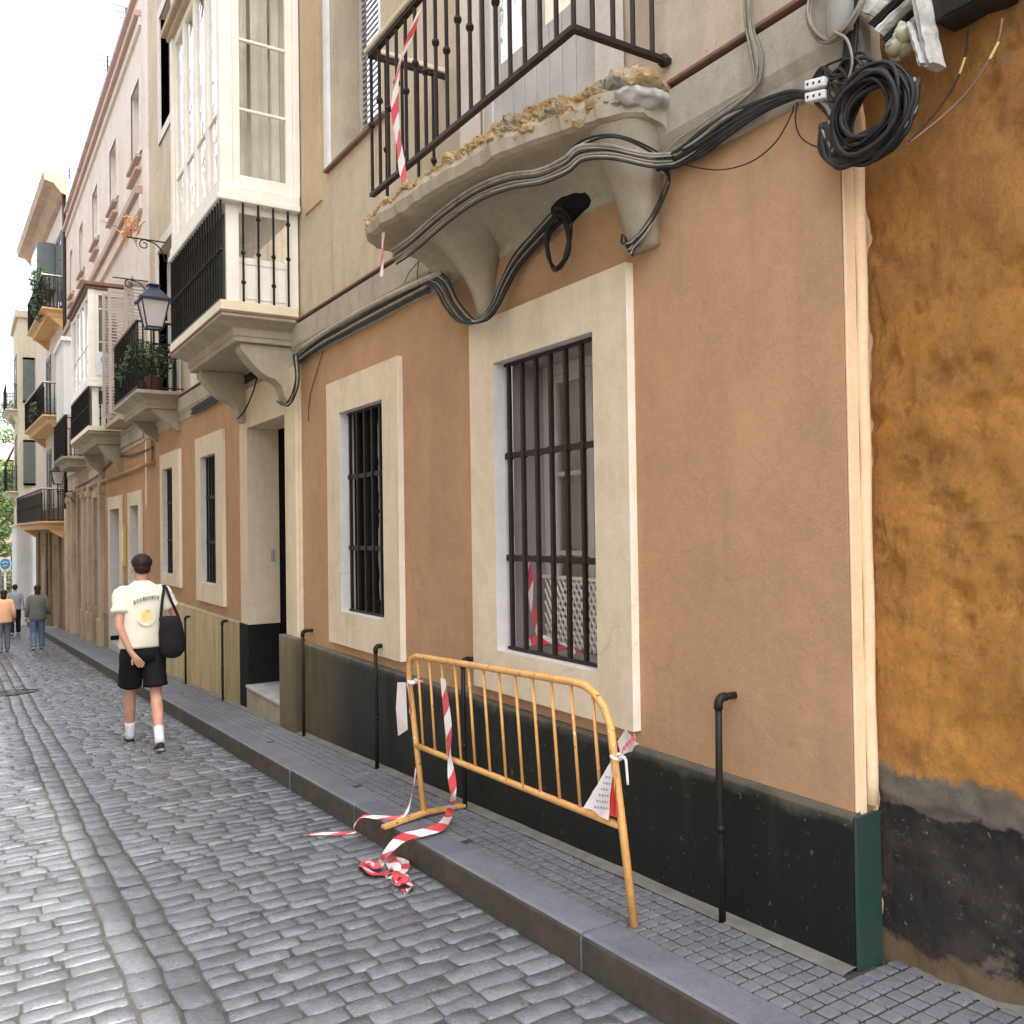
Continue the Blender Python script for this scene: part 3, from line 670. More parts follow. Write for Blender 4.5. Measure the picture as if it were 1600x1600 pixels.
# upper openings of the townhouse
for k, (a, b_, z0, z1) in enumerate(UH):
    if k == 0:
        # balcony door: pale plank shutters with glass above
        f = MB(); frame_ring(f, W+.03, W+.09, a, b_, z0, z1, .09)
        x = a+.09; 
        while x < b_-.10:
            f.box(W+.045, W+.075, x+.003, min(x+.118, b_-.09), z0+.09, z1-.09); x += .122
        fo = f.build('balcony_door', 'wood_leaf', A, bevel=.004)
        sr = MB(); panel(sr, W+.004, a-.22, b_+.26, 3.52, z1+.2, [(a, b_, 3.0, z1)]); sr.quad((W+.004, b_+.26, 3.52), (W+.02, b_+.26, 3.52), (W+.02, b_+.26, z1+.2), (W+.004, b_+.26, z1+.2)); sr.build('door_surround', 'pinkpale', A)
        for (p, q) in ((a+.2, a+.48), (a+.66, a+.94)): g_ = MB(); g_.quad((W+.043, p, 4.3), (W+.043, q, 4.3), (W+.043, q, 5.8), (W+.043, p, 5.8)); g_.build('pane', 'glass', fo)
    elif k == 1:
        s_ = MB(); D = .34; X0 = W+.0
        s_.quad((X0, b_+.05, z0), (X0+D, b_+.0, z0), (X0+D, b_+.0, z1), (X0, b_+.05, z1)); s_.quad((X0, a, z0), (X0+D, a, z0), (X0+D, a, z1), (X0, a, z1)); s_.quad((X0, a, z0), (X0+D, a, z0), (X0+D, b_, z0), (X0, b_, z0)); s_.quad((X0, a, z1), (X0+D, a, z1), (X0+D, b_, z1), (X0, b_, z1))
        so = s_.build('window_surround', 'far_white', A)
        s_ = MB(); s_.box(W-.012, W+.02, b_+.04, b_+.12, z0-.03, z1); s_.build('reveal', 'far_white', so)
        f = MB(); 
        for (p, q) in ((a+.01, a+.5), (a+.51, b_-.01)):
            frame_ring(f, W+.26, W+.30, p, q, z0+.01, z1, .055)
            for kk in range(int((z1-z0-.1)/.05)):
                zz = z0+.07+kk*.05; f.hexa([(W+.265, p+.05, zz), (W+.295, p+.05, zz+.02), (W+.295, q-.05, zz+.02), (W+.265, q-.05, zz), (W+.265, p+.05, zz+.008), (W+.295, p+.05, zz+.028), (W+.295, q-.05, zz+.028), (W+.265, q-.05, zz+.008)])
        f.build('louvred_shutter', 'wood_leaf', A)
    elif k in (2,): continue
    else:
        casement(A, W+.14, a, b_, z0, z1, 'shutter' if k > 6 else 'wood_leaf', 'glass', 2, (.33, .66), .06)
        s_ = MB(); panel(s_, W-.005, a-.16, b_+.16, z0-.14, z1+.16, [(a, b_, z0, z1)])
        for (p, q, r_, t_) in ((a-.16, z0-.14, a-.16, z1+.16), (b_+.16, z0-.14, b_+.16, z1+.16)): s_.quad((W-.005, p, q), (W+.02, p, q), (W+.02, r_, t_), (W-.005, r_, t_))
        s_.quad((W-.005, a, z0), (W+.14, a, z0), (W+.14, a, z1), (W-.005, a, z1)); s_.quad((W-.005, b_, z0), (W+.14, b_, z0), (W+.14, b_, z1), (W-.005, b_, z1))
        s_.build('window_surround', 'jamb', A)
    dk = MB(); dk.quad((W+.5, a-.1, z0-.1), (W+.5, b_+.1, z0-.1), (W+.5, b_+.1, z1+.1), (W+.5, a-.1, z1+.1)); dk.build('room', 'pinkjamb' if k else 'dark_in', A)
s_ = MB(); s_.box(W-.02, W+.02, 5.9, 7.15, 4.63, 4.655); s_.build('window_sill', 'redline', A, bevel=.004)

# ---- balcony helpers
r085 = .0112
def baluster(mb, x, y, z0, z1, r=.008, knobs=(.5,), n=6):
    mb.tube([(x, y, z0), (x, y, z1)], r, n, cap=False)
    for k in knobs:
        z = z0+(z1-z0)*k; mb.ball((x, y, z), r*2.1, None, r*2.0, 6, 4)
def corbel(mb, y0, y1, xt, zt, zb, X=W):
    prof = [(X+.02, zb), (X-.06, zb), (X-.10, zb+.06), (X-.13, zb+.16), (X-.20, zb+.22)]
    k = 6
    for i in range(k+1):
        t = i/k; prof.append((X-.20-(X-.20-xt)*(t**1.0), zb+.22+(zt-.07-zb-.22)*(1-math.cos(t*math.pi/2))))
    prof += [(xt-.01, zt-.06), (xt-.01, zt), (X+.02, zt)]
    mb.extr(prof, y0, y1); return mb
def slab_prof(xo, zt, X=W):
    return [(X+.02, zt-.30), (X-.10, zt-.30), (X-.12, zt-.22), (xo+.20, zt-.20), (xo+.17, zt-.13), (xo+.05, zt-.07), (xo+.0, zt-.06), (xo, zt), (X+.02, zt)]
def moulded_slab(mb, xo, y0, y1, zt, X=W):
    """slab with a coved and stepped underside on the three free sides"""
    lv = [(0, 0), (0, -.05), (.012, -.055), (.035, -.065), (.08, -.085), (.135, -.115), (.14, -.125), (.14, -.185), (.155, -.19), (.155, -.235)]
    mb.loft([[(xo+d, y0+d, zt+z), (X+.02, y0+d, zt+z), (X+.02, y1-d, zt+z), (xo+d, y1-d, zt+z)] for d, z in lv]); return mb

# ---- closed bay
def bay(root, y0, y1, xo, zs, zg, ztop, wave='glass_wavy', roof='pink', front_n=4, Xw=W, label_glyph=False, nbar=18):
    sl = MB(); moulded_slab(sl, xo-.01, y0-.03, y1+.03, zs, Xw)
    so = sl.build('bay_window', 'stone_soffit', root, bevel=.012)
    te = MB(); te.box(xo-.015, Xw-.03, y0-.036, y0-.0, zs+.001, zs+.085); te.box(xo-.015, xo+.02, y0, y1+.036, zs+.001, zs+.085); te.build('tile_edge', 'tile_edge', so, bevel=.004)
    rl_ = MB(); rl_.box(xo-.018, Xw-.03, y0-.04, y0-.002, zs-.022, zs-.001); rl_.box(xo-.02, xo+.0, y0, y1+.04, zs-.022, zs-.001); rl_.build('red_moulding', 'redline', so, bevel=.003)
    for yc in (y0+.17, y1-.37):
        cb_ = MB(); corbel(cb_, yc, yc+.20, xo+.22, zs-.236, zs-.76, Xw); cb_.build('corbel', 'stone_soffit', so, bevel=.01)
    # lower joinery
    lo = MB(); zl0, zl1 = zs+.086, zg-.10
    lo.box(xo+.06, xo+.17, y0+.05, y0+.10, zl0, zl1); lo.box(Xw-.09, Xw-.0, y0+.05, y0+.10, zl0, zl1)
    lo.box(xo+.17, Xw-.09, y0+.06, y0+.09, zl0, zl0+.36); lo.box(xo+.17, Xw-.09, y0+.055, y0+.095, zl0+.36, zl0+.42); lo.box(xo+.17, Xw-.09, y0+.055, y0+.095, zl1-.07, zl1)
    lo.box(xo+.20, Xw-.12, y0+.053, y0+.06, zl0+.05, zl0+.31)
    lo.build('lower_panel', 'white_paint', so, bevel=.004)
    cu = MB(); cu.quad((xo+.1, y0+.30, zl0), (Xw, y0+.30, zl0), (Xw, y0+.30, ztop), (xo+.1, y0+.30, ztop))
    rows = []
    cb2 = MB()
    for k in range(31):
        x_ = xo+.12+(Xw-xo-.12)*k/30; yy = y0+.16+.014*math.sin(k*1.3)+.01*math.sin(k*2.9); rows.append(((x_, yy, zg), (x_, yy, ztop-.05)))
    for k in range(30):
        if k in (8, 9, 18): continue
        cb2.quad(rows[k][0], rows[k+1][0], rows[k+1][1], rows[k][1])
    cb2.build('curtain', 'curtain', so, smooth=True)
    gl = MB(); gl.quad((xo+.17, y0+.075, zl0+.42), (Xw-.09, y0+.075, zl0+.42), (Xw-.09, y0+.075, zl1-.07), (xo+.17, y0+.075, zl1-.07)); gl.build('pane', 'glass', so)
    fd = MB(); fd.box(xo+.11, xo+.14, y0+.11, y1-.1, zl0, zl1); fd.build('lower_panel', 'green_paint', so)
    # sill
    si = MB(); si.box(xo-.03, Xw-.0, y0-.035, y1+.035, zg-.10, zg-.045); si.box(xo-.012, Xw, y0-.018, y1+.018, zg-.0445, zg+.05); si.build('sill', 'white_paint', so, bevel=.01)
    # posts and frames above
    fr = MB(); c_ = .11
    for (px, py) in ((xo, y0), (xo, y1-c_)): fr.box(px, px+c_, py, py+c_, zg+.051, ztop)
    fr.box(Xw-.05, Xw+.01, y0+.001, y0+.09, zg+.051, ztop); fr.box(Xw-.05, Xw+.01, y1-.09, y1-.001, zg+.051, ztop)
    # side frame
    for (sy, d) in ((y0+.02, .05), (y1-.07, .05)):
        x0_, x1_ = xo+c_, Xw-.05
        fr.box(x0_, x0_+.07, sy, sy+d, zg+.051, ztop); fr.box(x1_-.06, x1_, sy, sy+d, zg+.051, ztop)
        fr.box(x0_+.07, x1_-.06, sy, sy+d, zg+.051, zg+.16); fr.box(x0_+.07, x1_-.06, sy, sy+d, ztop-.1, ztop)
        for k in range(1, 9):
            zz = zg+.13+.63*k
            if zz > ztop-.25: break
            fr.box(x0_+.07, x1_-.06, sy+.01, sy+d-.01, zz-.013, zz+.013)
        gl = MB(); gl.quad((x0_+.06, sy+.03, zg+.1), (x1_-.05, sy+.03, zg+.1), (x1_-.05, sy+.03, ztop-.05), (x0_+.06, sy+.03, ztop-.05)); gl.build('pane', 'glass', so)
    # front frame
    wy = (y1-y0-2*c_)/front_n
    for k in range(front_n):
        p = y0+c_+k*wy; q = p+wy
        fr.box(xo+.02, xo+.07, p+.001, p+.05, zg+.051, ztop); fr.box(xo+.02, xo+.07, q-.05, q-.001, zg+.051, ztop)
        fr.box(xo+.02, xo+.07, p+.05, q-.05, zg+.051, zg+.14); fr.box(xo+.02, xo+.07, p+.05, q-.05, ztop-.09, ztop)
        nz_ = 2
        for j in range(1, nz_):
            zz = zg+.13+.63*(2*j-1); fr.box(xo+.03, xo+.06, p+.05, q-.05, zz-.012, zz+.012)
    fr.build('bay_frame', 'white_paint', so, bevel=.005)
    for k in range(front_n):
        gf = MB(); p = y0+c_+k*wy; q = p+wy; gf.quad((xo+.045, p+.04, zg+.1), (xo+.045, q-.04, zg+.1), (xo+.045, q-.04, ztop-.05), (xo+.045, p+.04, ztop-.05)); gf.build('pane', wave, so)
    ro_ = MB(); ro_.box(xo-.03, Xw+.01, y0-.03, y1+.03, ztop+.001, ztop+.06); ro_.box(xo-.08, Xw+.01, y0-.08, y1+.08, ztop+.061, ztop+.13); ro_.build('bay_roof', 'redline' if roof == 'red' else 'worn_beige', so, bevel=.01)
    # iron railing round the foot
    ra = MB(); z0_, z1_ = zs+.086, zg-.105
    for k in range(4):
        x_ = xo+.19+(Xw-xo-.25)*k/3.4; baluster(ra, x_, y0-.015, z0_, z1_, r085, (.5, .86 if k % 2 else .2))
    for k in range(nbar):
        y_ = y0+.0+(y1-y0)*k/(nbar-1); baluster(ra, xo-.0, y_, z0_, z1_, r085, (.5,))
    ra.box(xo-.012, xo+.012, y0-.02, y1+.02, z0_+.001, z0_+.018)
    ra.build('railing', 'iron', so, smooth=False)
    return so
bay1 = bay(A, 7.83, 9.95, 1.93, 3.53, 4.60, 6.9, front_n=4, nbar=22)

# ---- crumbled balcony: floating railing, broken slab, two corbels
def crumble():
    nb_ = 46; rows = []
    # outer edge of what is left of the slab, from the far tip to the near corbel (Y, X)
    ed = [(5.06, 2.22), (4.98, 2.10), (4.85, 2.055), (4.6, 2.06), (4.3, 2.07), (4.0, 2.09), (3.7, 2.12), (3.4, 2.17), (3.2, 2.235), (3.05, 2.30), (2.92, 2.38), (2.84, 2.46)]
    sl = MB(); rub = MB()
    P = crv([Vector((x_, y_, 0)) for y_, x_ in ed], 6)
    n = len(P)
    nx = 9
    for i, p in enumerate(P):
        yy = p.y; jag = noise.noise(Vector((yy*7, 2, 0)))*.03 + noise.noise(Vector((yy*23, 2, 5)))*.012
        xo = p.x+jag*.95
        zt = 3.475+noise.noise(Vector((yy*9, 7, 1)))*.022 + noise.noise(Vector((yy*31, 7, 1)))*.01
        zt -= .05*max(0, (yy-4.5)/.5)**2
        zbo = 3.338+noise.noise(Vector((yy*11, 3, 3)))*.012
        ring = []
        # bottom from outside to wall: rounded lip, then a cove down to the wall
        ring.append((xo, yy, zt-.03)); ring.append((xo-.012, yy, (zt+zbo)/2)); ring.append((xo+.0, yy, zbo+.012)); ring.append((xo+.03, yy, zbo))
        for k in range(1, nx+1):
            t = k/nx; x_ = xo+.03+(W+.01-xo-.03)*t
            z_ = zbo-.025*t - .15*max(0, (t-.45)/.55)**2 + noise.noise(Vector((x_*6, yy*4, 0)))*.006
            ring.append((x_, yy, z_))
        rows.append(ring)
    for i in range(n-1):
        for k in range(len(rows[0])-1): sl.quad(rows[i][k], rows[i][k+1], rows[i+1][k+1], rows[i+1][k])
    for r_ in (rows[0], rows[-1]): sl.poly([*r_, (W+.01, r_[0][1], r_[0][2])])
    # rubble top: rough grid sloping up to the wall
    gx = 12; top = []
    for i in range(n):
        r0 = rows[i][0]; line = []
        for k in range(gx+1):
            t = k/gx; x_ = r0[0]+(W+.01-r0[0])*t; yy = r0[1]
            nn = noise.fractal(Vector((x_*14, yy*14, 0)), 1, 2, 4)
            z_ = r0[2] + (-.004 if k == 0 else nn*.035) + .02*t
            line.append((x_+(nn*.008 if 0 < k < gx else 0), yy+(noise.noise(Vector((x_*30, yy*30, 4)))*.012), z_))
        top.append(line)
    P2 = crv([Vector((x_, y_, 0)) for y_, x_ in ed], 26); nr = 12; n2 = len(P2); b2 = len(rub.v)
    for i, p in enumerate(P2):
        yy = p.y; jag = noise.noise(Vector((yy*7, 2, 0)))*.03 + noise.noise(Vector((yy*23, 2, 5)))*.012; xo = p.x+jag*.95
        zt = 3.475+noise.noise(Vector((yy*9, 7, 1)))*.022 + noise.noise(Vector((yy*31, 7, 1)))*.01 - .05*max(0, (yy-4.5)/.5)**2
        near = min(1, max(0, (4.2-yy)/1.0)); dep = .010+.095*near+noise.noise(Vector((yy*8, 4, 4)))*.075+noise.noise(Vector((yy*26, 4, 4)))*.02
        for j in range(nr+1):
            t = j/nr; z_ = zt+.004+near*.035+max(-.02, noise.noise(Vector((yy*6, 1, 9)))*.045+noise.noise(Vector((yy*24, 1, 9)))*.022)-t*(max(.004, dep)+.03); q = Vector((xo, yy, z_)); f1 = noise.fractal(q*26, .6, 2.2, 5)
            off = (.002+.012*near)*math.sin(math.pi*t)**.6 + f1*(.010+.010*near)*(.4+math.sin(math.pi*t))
            rub.v.append(Vector((xo-off+(.035 if j == 0 else .004 if j < nr else .012), yy+noise.noise(q*40)*.008, z_)))
    for i in range(n2-1):
        for j in range(nr): q = b2+i*(nr+1)+j; rub.f.append((q, q+1, q+nr+2, q+nr+1))
    base = len(rub.v)
    for line in top: rub.v += [Vector(p) for p in line]
    for i in range(n-1):
        for k in range(gx): q = base+i*(gx+1)+k; rub.f.append((q, q+1, q+gx+2, q+gx+1))
    # loose lumps sitting along the break
    for k in range(200):
        i = random.randrange(2, n-2); r0 = rows[i][0]; s_ = random.uniform(.006, .022)*(1.25 if r0[1] < 3.6 else .85)
        c_ = Vector((r0[0]+random.uniform(-.006, .05), r0[1]+random.uniform(-.02, .02), r0[2]+random.uniform(-.055 if r0[1] < 3.9 else -.028, .016)))
        b0 = len(rub.v); rub.ball(c_, s_, s_*random.uniform(.7, 1.5), s_*random.uniform(.5, .9), 6, 4)
        for q in range(b0, len(rub.v)): rub.v[q] += Vector((noise.noise(rub.v[q]*60), noise.noise(rub.v[q]*60+Vector((9, 0, 0))), noise.noise(rub.v[q]*60+Vector((0, 9, 0)))))*s_*.5
    so = sl.build('broken_balcony', 'stone_soffit', A, smooth=True)
    rub.build('rubble_edge', 'rubble', so)
    # far corbel: smooth flared cove
    def flare(yc, wt, wb, xt, zt, zb, nm='corbel', pw=1.6):
        mb = MB(); rings = []
        for i in range(13):
            t = i/12; wy = wb+(wt-wb)*(t**2.2); xo_ = W-.075-(W-.075-xt)*(t**pw); z_ = zb+(zt-zb)*t
            ring = []
            for k in range(13):
                a = math.pi*k/12; ring.append((W+.01-(W+.01-xo_)*math.sin(a)**.55, yc-wy*math.cos(a), z_+noise.noise(Vector((a*2, z_*6, yc)))*.004))
            ring.append((W+.02, yc, z_)); rings.append(ring)
        mb.loft(rings); return mb.build(nm, 'stone_soffit', so, smooth=True)
    flare(4.45, .36, .055, 2.16, 3.40, 2.83, pw=1.9)
    flare(3.03, .21, .085, 2.30, 3.44, 2.84, pw=1.25)
    # plaster lump over the near corbel
    mb = MB(); mb.ball((2.49, 2.90, 3.475), .17, .12, .055, 60, 34)
    for i, v in enumerate(mb.v):
        f1 = noise.fractal(v*16, .8, 2.1, 5); mb.v[i] = v+Vector((noise.noise(v*9), noise.noise(v*9+Vector((5, 0, 0))), f1*1.2))*.028
    mb.build('rubble_lump', 'rubble', so, smooth=True)
    mb = MB(); mb.ball((2.50, 2.875, 3.42), .145, .09, .05, 40, 24)
    for i, v in enumerate(mb.v): mb.v[i] = v+Vector((noise.noise(v*11), noise.noise(v*11+Vector((5, 0, 0))), noise.noise(v*20)))*.022
    mb.build('plaster_lump', 'chunk', so, smooth=True)
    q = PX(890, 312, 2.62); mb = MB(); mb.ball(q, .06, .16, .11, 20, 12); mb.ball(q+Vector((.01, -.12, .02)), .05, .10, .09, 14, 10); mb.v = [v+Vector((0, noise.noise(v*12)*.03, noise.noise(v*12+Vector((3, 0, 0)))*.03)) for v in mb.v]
    mb.build('recess_shade', 'dark_in', so, smooth=True)  # solid black lump stands for the shade in a hollow beside the corbel
    # railing
    ra = MB(); xr, ya, yb, zb, zt = 2.14, 2.89, 4.98, 3.64, 4.50
    q = .017
    ra.box(xr-q, xr+q, ya-q, yb+.01, zb-.011, zb+.011); ra.box(xr+q, W+.03, ya-q, ya+q, zb-.011, zb+.011)
    ra.ball((W-.01, ya, zb), .03, .03, .03, 8, 6)
    ra.box(xr-q, xr+q, ya-q, yb+q, zt-.012, zt+.012)
    ra.box(xr+q, W+.03, ya-q, ya+q, zt-.012, zt+.012); ra.box(xr+q, W+.03, yb-q, yb+q, zt-.012, zt+.012)
    nb_ = 18
    for k in range(nb_):
        yy = ya+(yb-ya)*k/(nb_-1)
        baluster(ra, xr, yy, zb+.011, zt-.012, r085, (.5,) if k % 2 else (.62,))
    for k in range(4):
        x_ = xr+(W-xr)*(k+.9)/4.6; baluster(ra, x_, ya, zb+.011, zt-.012, r085, ())
        baluster(ra, x_, yb, zb-.25, zt-.012, r085, (.5,))
    ra.build('railing', 'iron_brown', so, bevel=0)
    hr = MB(); hr.box(xr-.035, xr+.03, ya-.03, yb+.035, zt+.013, zt+.045); hr.box(xr+.03, W, yb-.03, yb+.035, zt+.013, zt+.045); hr.build('handrail', 'cream', so, bevel=.008)
crumble()

# ---- planted balcony
def open_balcony(root, y0, y1, xo, zs, h=.92, slabmat='stone_soffit', rmat='iron', nb=18, X=W, knobs=(.5,), corb=True, railcap=None, cz=.30):
    sl = MB(); moulded_slab(sl, xo-.03, y0-.03, y1+.03, zs, X); so = sl.build('balcony', slabmat, root, bevel=.012)
    if corb:
        for yc in (y0+.15, y1-.35):
            cb_ = MB(); prof = [(X+.02, zs-.236-cz), (X-.04, zs-.236-cz), (xo+.22, zs-.27), (xo+.22, zs-.236), (X+.02, zs-.236)]; cb_.extr(prof, yc, yc+.12); cb_.build('corbel', slabmat, so, bevel=.008)
    ra = MB()
    ra.box(xo-.012, xo+.012, y0, y1, zs+.03, zs+.045); ra.box(xo-.016, xo+.016, y0-.016, y1+.016, zs+h-.02, zs+h)
    for yy in (y0, y1):
        ra.box(xo+.016, X+.02, yy-.012, yy+.012, zs+h-.02, zs+h); ra.box(xo+.012, X+.02, yy-.01, yy+.01, zs+.03, zs+.045)
        for k in range(5): baluster(ra, xo+(X-xo)*(k+.6)/5.4, yy, zs, zs+h-.02, r085, knobs)
    for k in range(nb): baluster(ra, xo, y0+(y1-y0)*k/(nb-1), zs, zs+h-.02, r085, knobs)
    ra.build('railing', rmat, so)
    if railcap:
        rc = MB(); rc.box(xo-.03, xo+.03, y0-.03, y1+.03, zs+h+.001, zs+h+.03); rc.box(xo+.03, X, y0-.03, y0+.03, zs+h+.001, zs+h+.03); rc.build('handrail', railcap, so)
    return so
bal2 = open_balcony(A, 12.95, 15.1, 2.06, 3.56, .95, nb=16, railcap='worn_beige')
# dark bamboo screen tied inside the railing front
sc_ = MB(); 
k = 0
while 13.9+k*.03 < 15.05:
    sc_.tube([(2.09, 13.9+k*.03, 3.58), (2.09, 13.9+k*.03, 4.45)], .012, 5); k += 1
sc_.build('reed_screen', 'iron_brown', bal2)
# louvred shutters folded out
def shutter(root, X0, X1, Y, z0, z1, mat='shutter'):
    mb = MB(); mb.box(X0, X0+.05, Y-.02, Y+.02, z0, z1); mb.box(X1-.05, X1, Y-.02, Y+.02, z0, z1); mb.box(X0+.05, X1-.05, Y-.02, Y+.02, z1-.06, z1); mb.box(X0+.05, X1-.05, Y-.02, Y+.02, z0, z0+.06)
    n = int((z1-z0-.12)/.055)
    for k in range(n):
        z = z0+.06+(k+.3)*.055; mb.hexa([(X0+.05, Y-.018, z), (X1-.05, Y-.018, z), (X1-.05, Y+.018, z+.03), (X0+.05, Y+.018, z+.03), (X0+.05, Y-.018, z+.008), (X1-.05, Y-.018, z+.008), (X1-.05, Y+.018, z+.038), (X0+.05, Y+.018, z+.038)])
    return mb.build('louvred_shutter', mat, root)

# ================================================================== pipes standing at the wall foot
def bent_pipe(Y, ztop, label, h_in=0):
    x = 2.548; z0 = gz(Y)+PH-.01
    o = thing('bent_pipe', label, 'pipe', (x, Y, z0), 'bent black pipes standing along the foot of the tan wall')
    mb = MB(); pts = [(x, Y, z0), (x-.001, Y, z0+.3), (x+.001, Y+.004, z0+.6), (x, Y, ztop-.035)]
    mb.tube(pts, .0145, 12); mb.build('pipe', 'iron', o, smooth=True)
    mb = MB(); e = [(x, Y, ztop-.045)]+[(x+.028*(1-math.cos(t)), Y, ztop-.028+.028*math.sin(t)) for t in [i*math.pi/12 for i in range(7)]]+[(x+.04, Y, ztop)]
    mb.tube(e, .0185, 12); mb.build('elbow', 'iron', o, smooth=True)
    mb = MB(); mb.tube([(x+.03, Y, ztop), (W+.004, Y, ztop)], .0145, 12); mb.build('arm', 'iron', o, smooth=True)
    mb = MB(); mb.tube([(x, Y, z0+.36), (x, Y, z0+.385)], .0175, 12); mb.build('collar', 'iron', o, smooth=True)
    return o
for (Y, zt, lb) in ((2.55, .905, 'bent black pipe right of the barrier, nearest to the ochre wall'), (4.66, .80, 'bent black pipe behind the yellow barrier'),
                    (5.98, .74, 'bent black pipe below the second window, left of the barrier'), (7.60, .70, 'bent black pipe just right of the street door'),
                    (10.45, .55, 'bent black pipe just left of the street door'), (12.45, .44, 'bent black pipe next to the walking man, farthest along the tan wall')):
    bent_pipe(Y, zt, lb)

# ================================================================== ochre house on the right
B0 = thing('old_house', 'old house at right with peeling ochre wall over a blackened base', 'building', (3.2, 0, 0))
mb = MB(); ny, nz2 = 190, 260; yA, yB, zA, zB = 1.99, -2.6, -.15, 5.0
def yy_(i): return yA+(yB-yA)*(i/ny)**2.3
base = 0
for j in range(nz2+1):
    for i in range(ny+1):
        y_ = yy_(i); z_ = zA+(zB-zA)*j/nz2
        d = noise.fractal(Vector((y_*2.2, z_*2.2, 1)), 1, 2, 3)*.026
        cr_ = math.sin(z_*15+2*noise.noise(Vector((y_*2, z_*2, 0))))*.5+.5; d += cr_*.020*max(0, noise.noise(Vector((y_*1.2, z_*1.1, 5)))*2+.3)
        pit = noise.fractal(Vector((y_*7, z_*7, 4)), .8, 2, 4)
        d += max(0, pit-.02)*.06*(.4+.6*min(1, max(0, noise.noise(Vector((y_*1.5, z_*1.5, 9)))*3+.5)))
        d += noise.noise(Vector((y_*24, z_*24, 2)))*.003
        lip = .012 if z_ < .62+noise.noise(Vector((y_*5, 0, 0)))*.05 else 0
        mb.v.append(Vector((2.752+d*.8+lip-.02*(z_ < .2)*0, y_, z_)))
for j in range(nz2):
    for i in range(ny): q = j*(ny+1)+i; mb.f.append((q, q+1, q+ny+2, q+ny+1))
mb.build('wall', 'ochre', B0, smooth=True)
mb = MB(); mb.box(2.79, 6, -2.6, 1.85, 5.0, 11); mb.build('upper_wall', 'ochre', B0)

# ================================================================== cables
def bundle(name, label, cat, paths, root=None, group=None, n=6):
    """paths: (mat, radius, points)"""
    by = {}
    for (mt, r_, pts) in paths: by.setdefault(mt, MB()).tube(crv(pts, 7), r_, n)
    ms = list(by.items())
    if len(ms) == 1:
        return tag(ms[0][1].build(name, ms[0][0], smooth=True), label, cat, group)
    v0 = ms[0][1].v[0]
    o = thing(name, label, cat, v0, group)
    for mt, mb in ms: mb.build('strand', mt, o, smooth=True)
    return o
def pp(lst, X, dx=0, dz=0): return [PX(x_, y_, (X if not isinstance(X, list) else X[i]))+Vector((dx, 0, dz)) for i, (x_, y_) in enumerate(lst)]
def jit(pts, a): return [p+Vector((random.uniform(-a, 0), random.uniform(-a, a), random.uniform(-a, a))) for p in pts]
# along the band, left of the broken balcony
L = [(462, 562), (500, 533), (545, 508), (590, 483), (635, 458), (672, 440)]
paths = []
for k in range(7):
    mt = 'cable_grey' if k in (1, 4) else 'cable'; paths.append((mt, random.choice((.006, .008, .011)), jit(pp(L, 2.60, 0, -.018*k+.045), .007)))
bundle('cable_bundle', 'dark cable bundle under the cornice, between the glazed bay and the broken balcony', 'cables', paths)
co_ = MB(); co_.tube(crv(pp([(470, 545), (520, 512), (575, 480), (640, 448), (690, 425)], 2.585), 6), .02, 10)
tag(co_.build('conduit', 'band', smooth=True), 'thick grey conduit running under the red moulding', 'conduit')
# round the far corbel
L = [(668, 440), (690, 452), (706, 480), (728, 502), (755, 500), (775, 480), (790, 448), (812, 412), (850, 372), (884, 338)]
Xs = [2.60, 2.58, 2.53, 2.50, 2.50, 2.52, 2.56, 2.60, 2.60, 2.60]
paths = []
for k in range(7):
    q = [(x_+k*3.2-9 if i < 4 else x_-k*1.5+3, y_-abs(i-4)*k*.8) for i, (x_, y_) in enumerate(L)]
    paths.append(('cable_grey' if k in (2, 5) else 'cable', random.choice((.006, .0075, .009)), jit(pp(q, Xs), .005)))
bundle('cable_bundle', 'cables looping under the left corbel of the broken balcony', 'cables', paths)
# pale conduits along the slab soffit
L = [(612, 398), (640, 378), (690, 335), (740, 300), (790, 280), (840, 272), (880, 255), (905, 236), (950, 234), (1010, 246), (1050, 246)]
Xs = [2.15, 2.14, 2.16, 2.18, 2.2, 2.22, 2.24, 2.27, 2.32, 2.45, 2.585]
paths = []
for k in range(6):
    q = [(x_+k*1.5, y_+k*4.2-6) for (x_, y_) in L]; paths.append(('cable_grey' if k in (0, 1, 4) else ('cable_green' if k == 3 else 'cable'), .0055 if k else .009, jit(pp(q, Xs), .003)))
bundle('cable_bundle', 'pale and black cables strapped along the underside of the broken balcony slab', 'cables', paths)
# near corbel loop
L = [(880, 262), (905, 225), (960, 212), (1020, 235), (1046, 262), (1034, 305), (1012, 345), (990, 374), (974, 380), (972, 366)]
Xs = [2.28, 2.28, 2.32, 2.50, 2.585, 2.58, 2.555, 2.53, 2.52, 2.62]
paths = []
for k in range(9):
    q = [(x_+k*2 if i > 4 else x_, y_+k*2.2) for i, (x_, y_) in enumerate(L[3 if k > 2 else 0:])]; paths.append(('cable_grey' if k % 3 == 1 else 'cable', .006, jit(pp(q, Xs[3 if k > 2 else 0:]), .006)))
bundle('cable_bundle', 'cables hanging in a loop round the right corbel of the broken balcony', 'cables', paths)
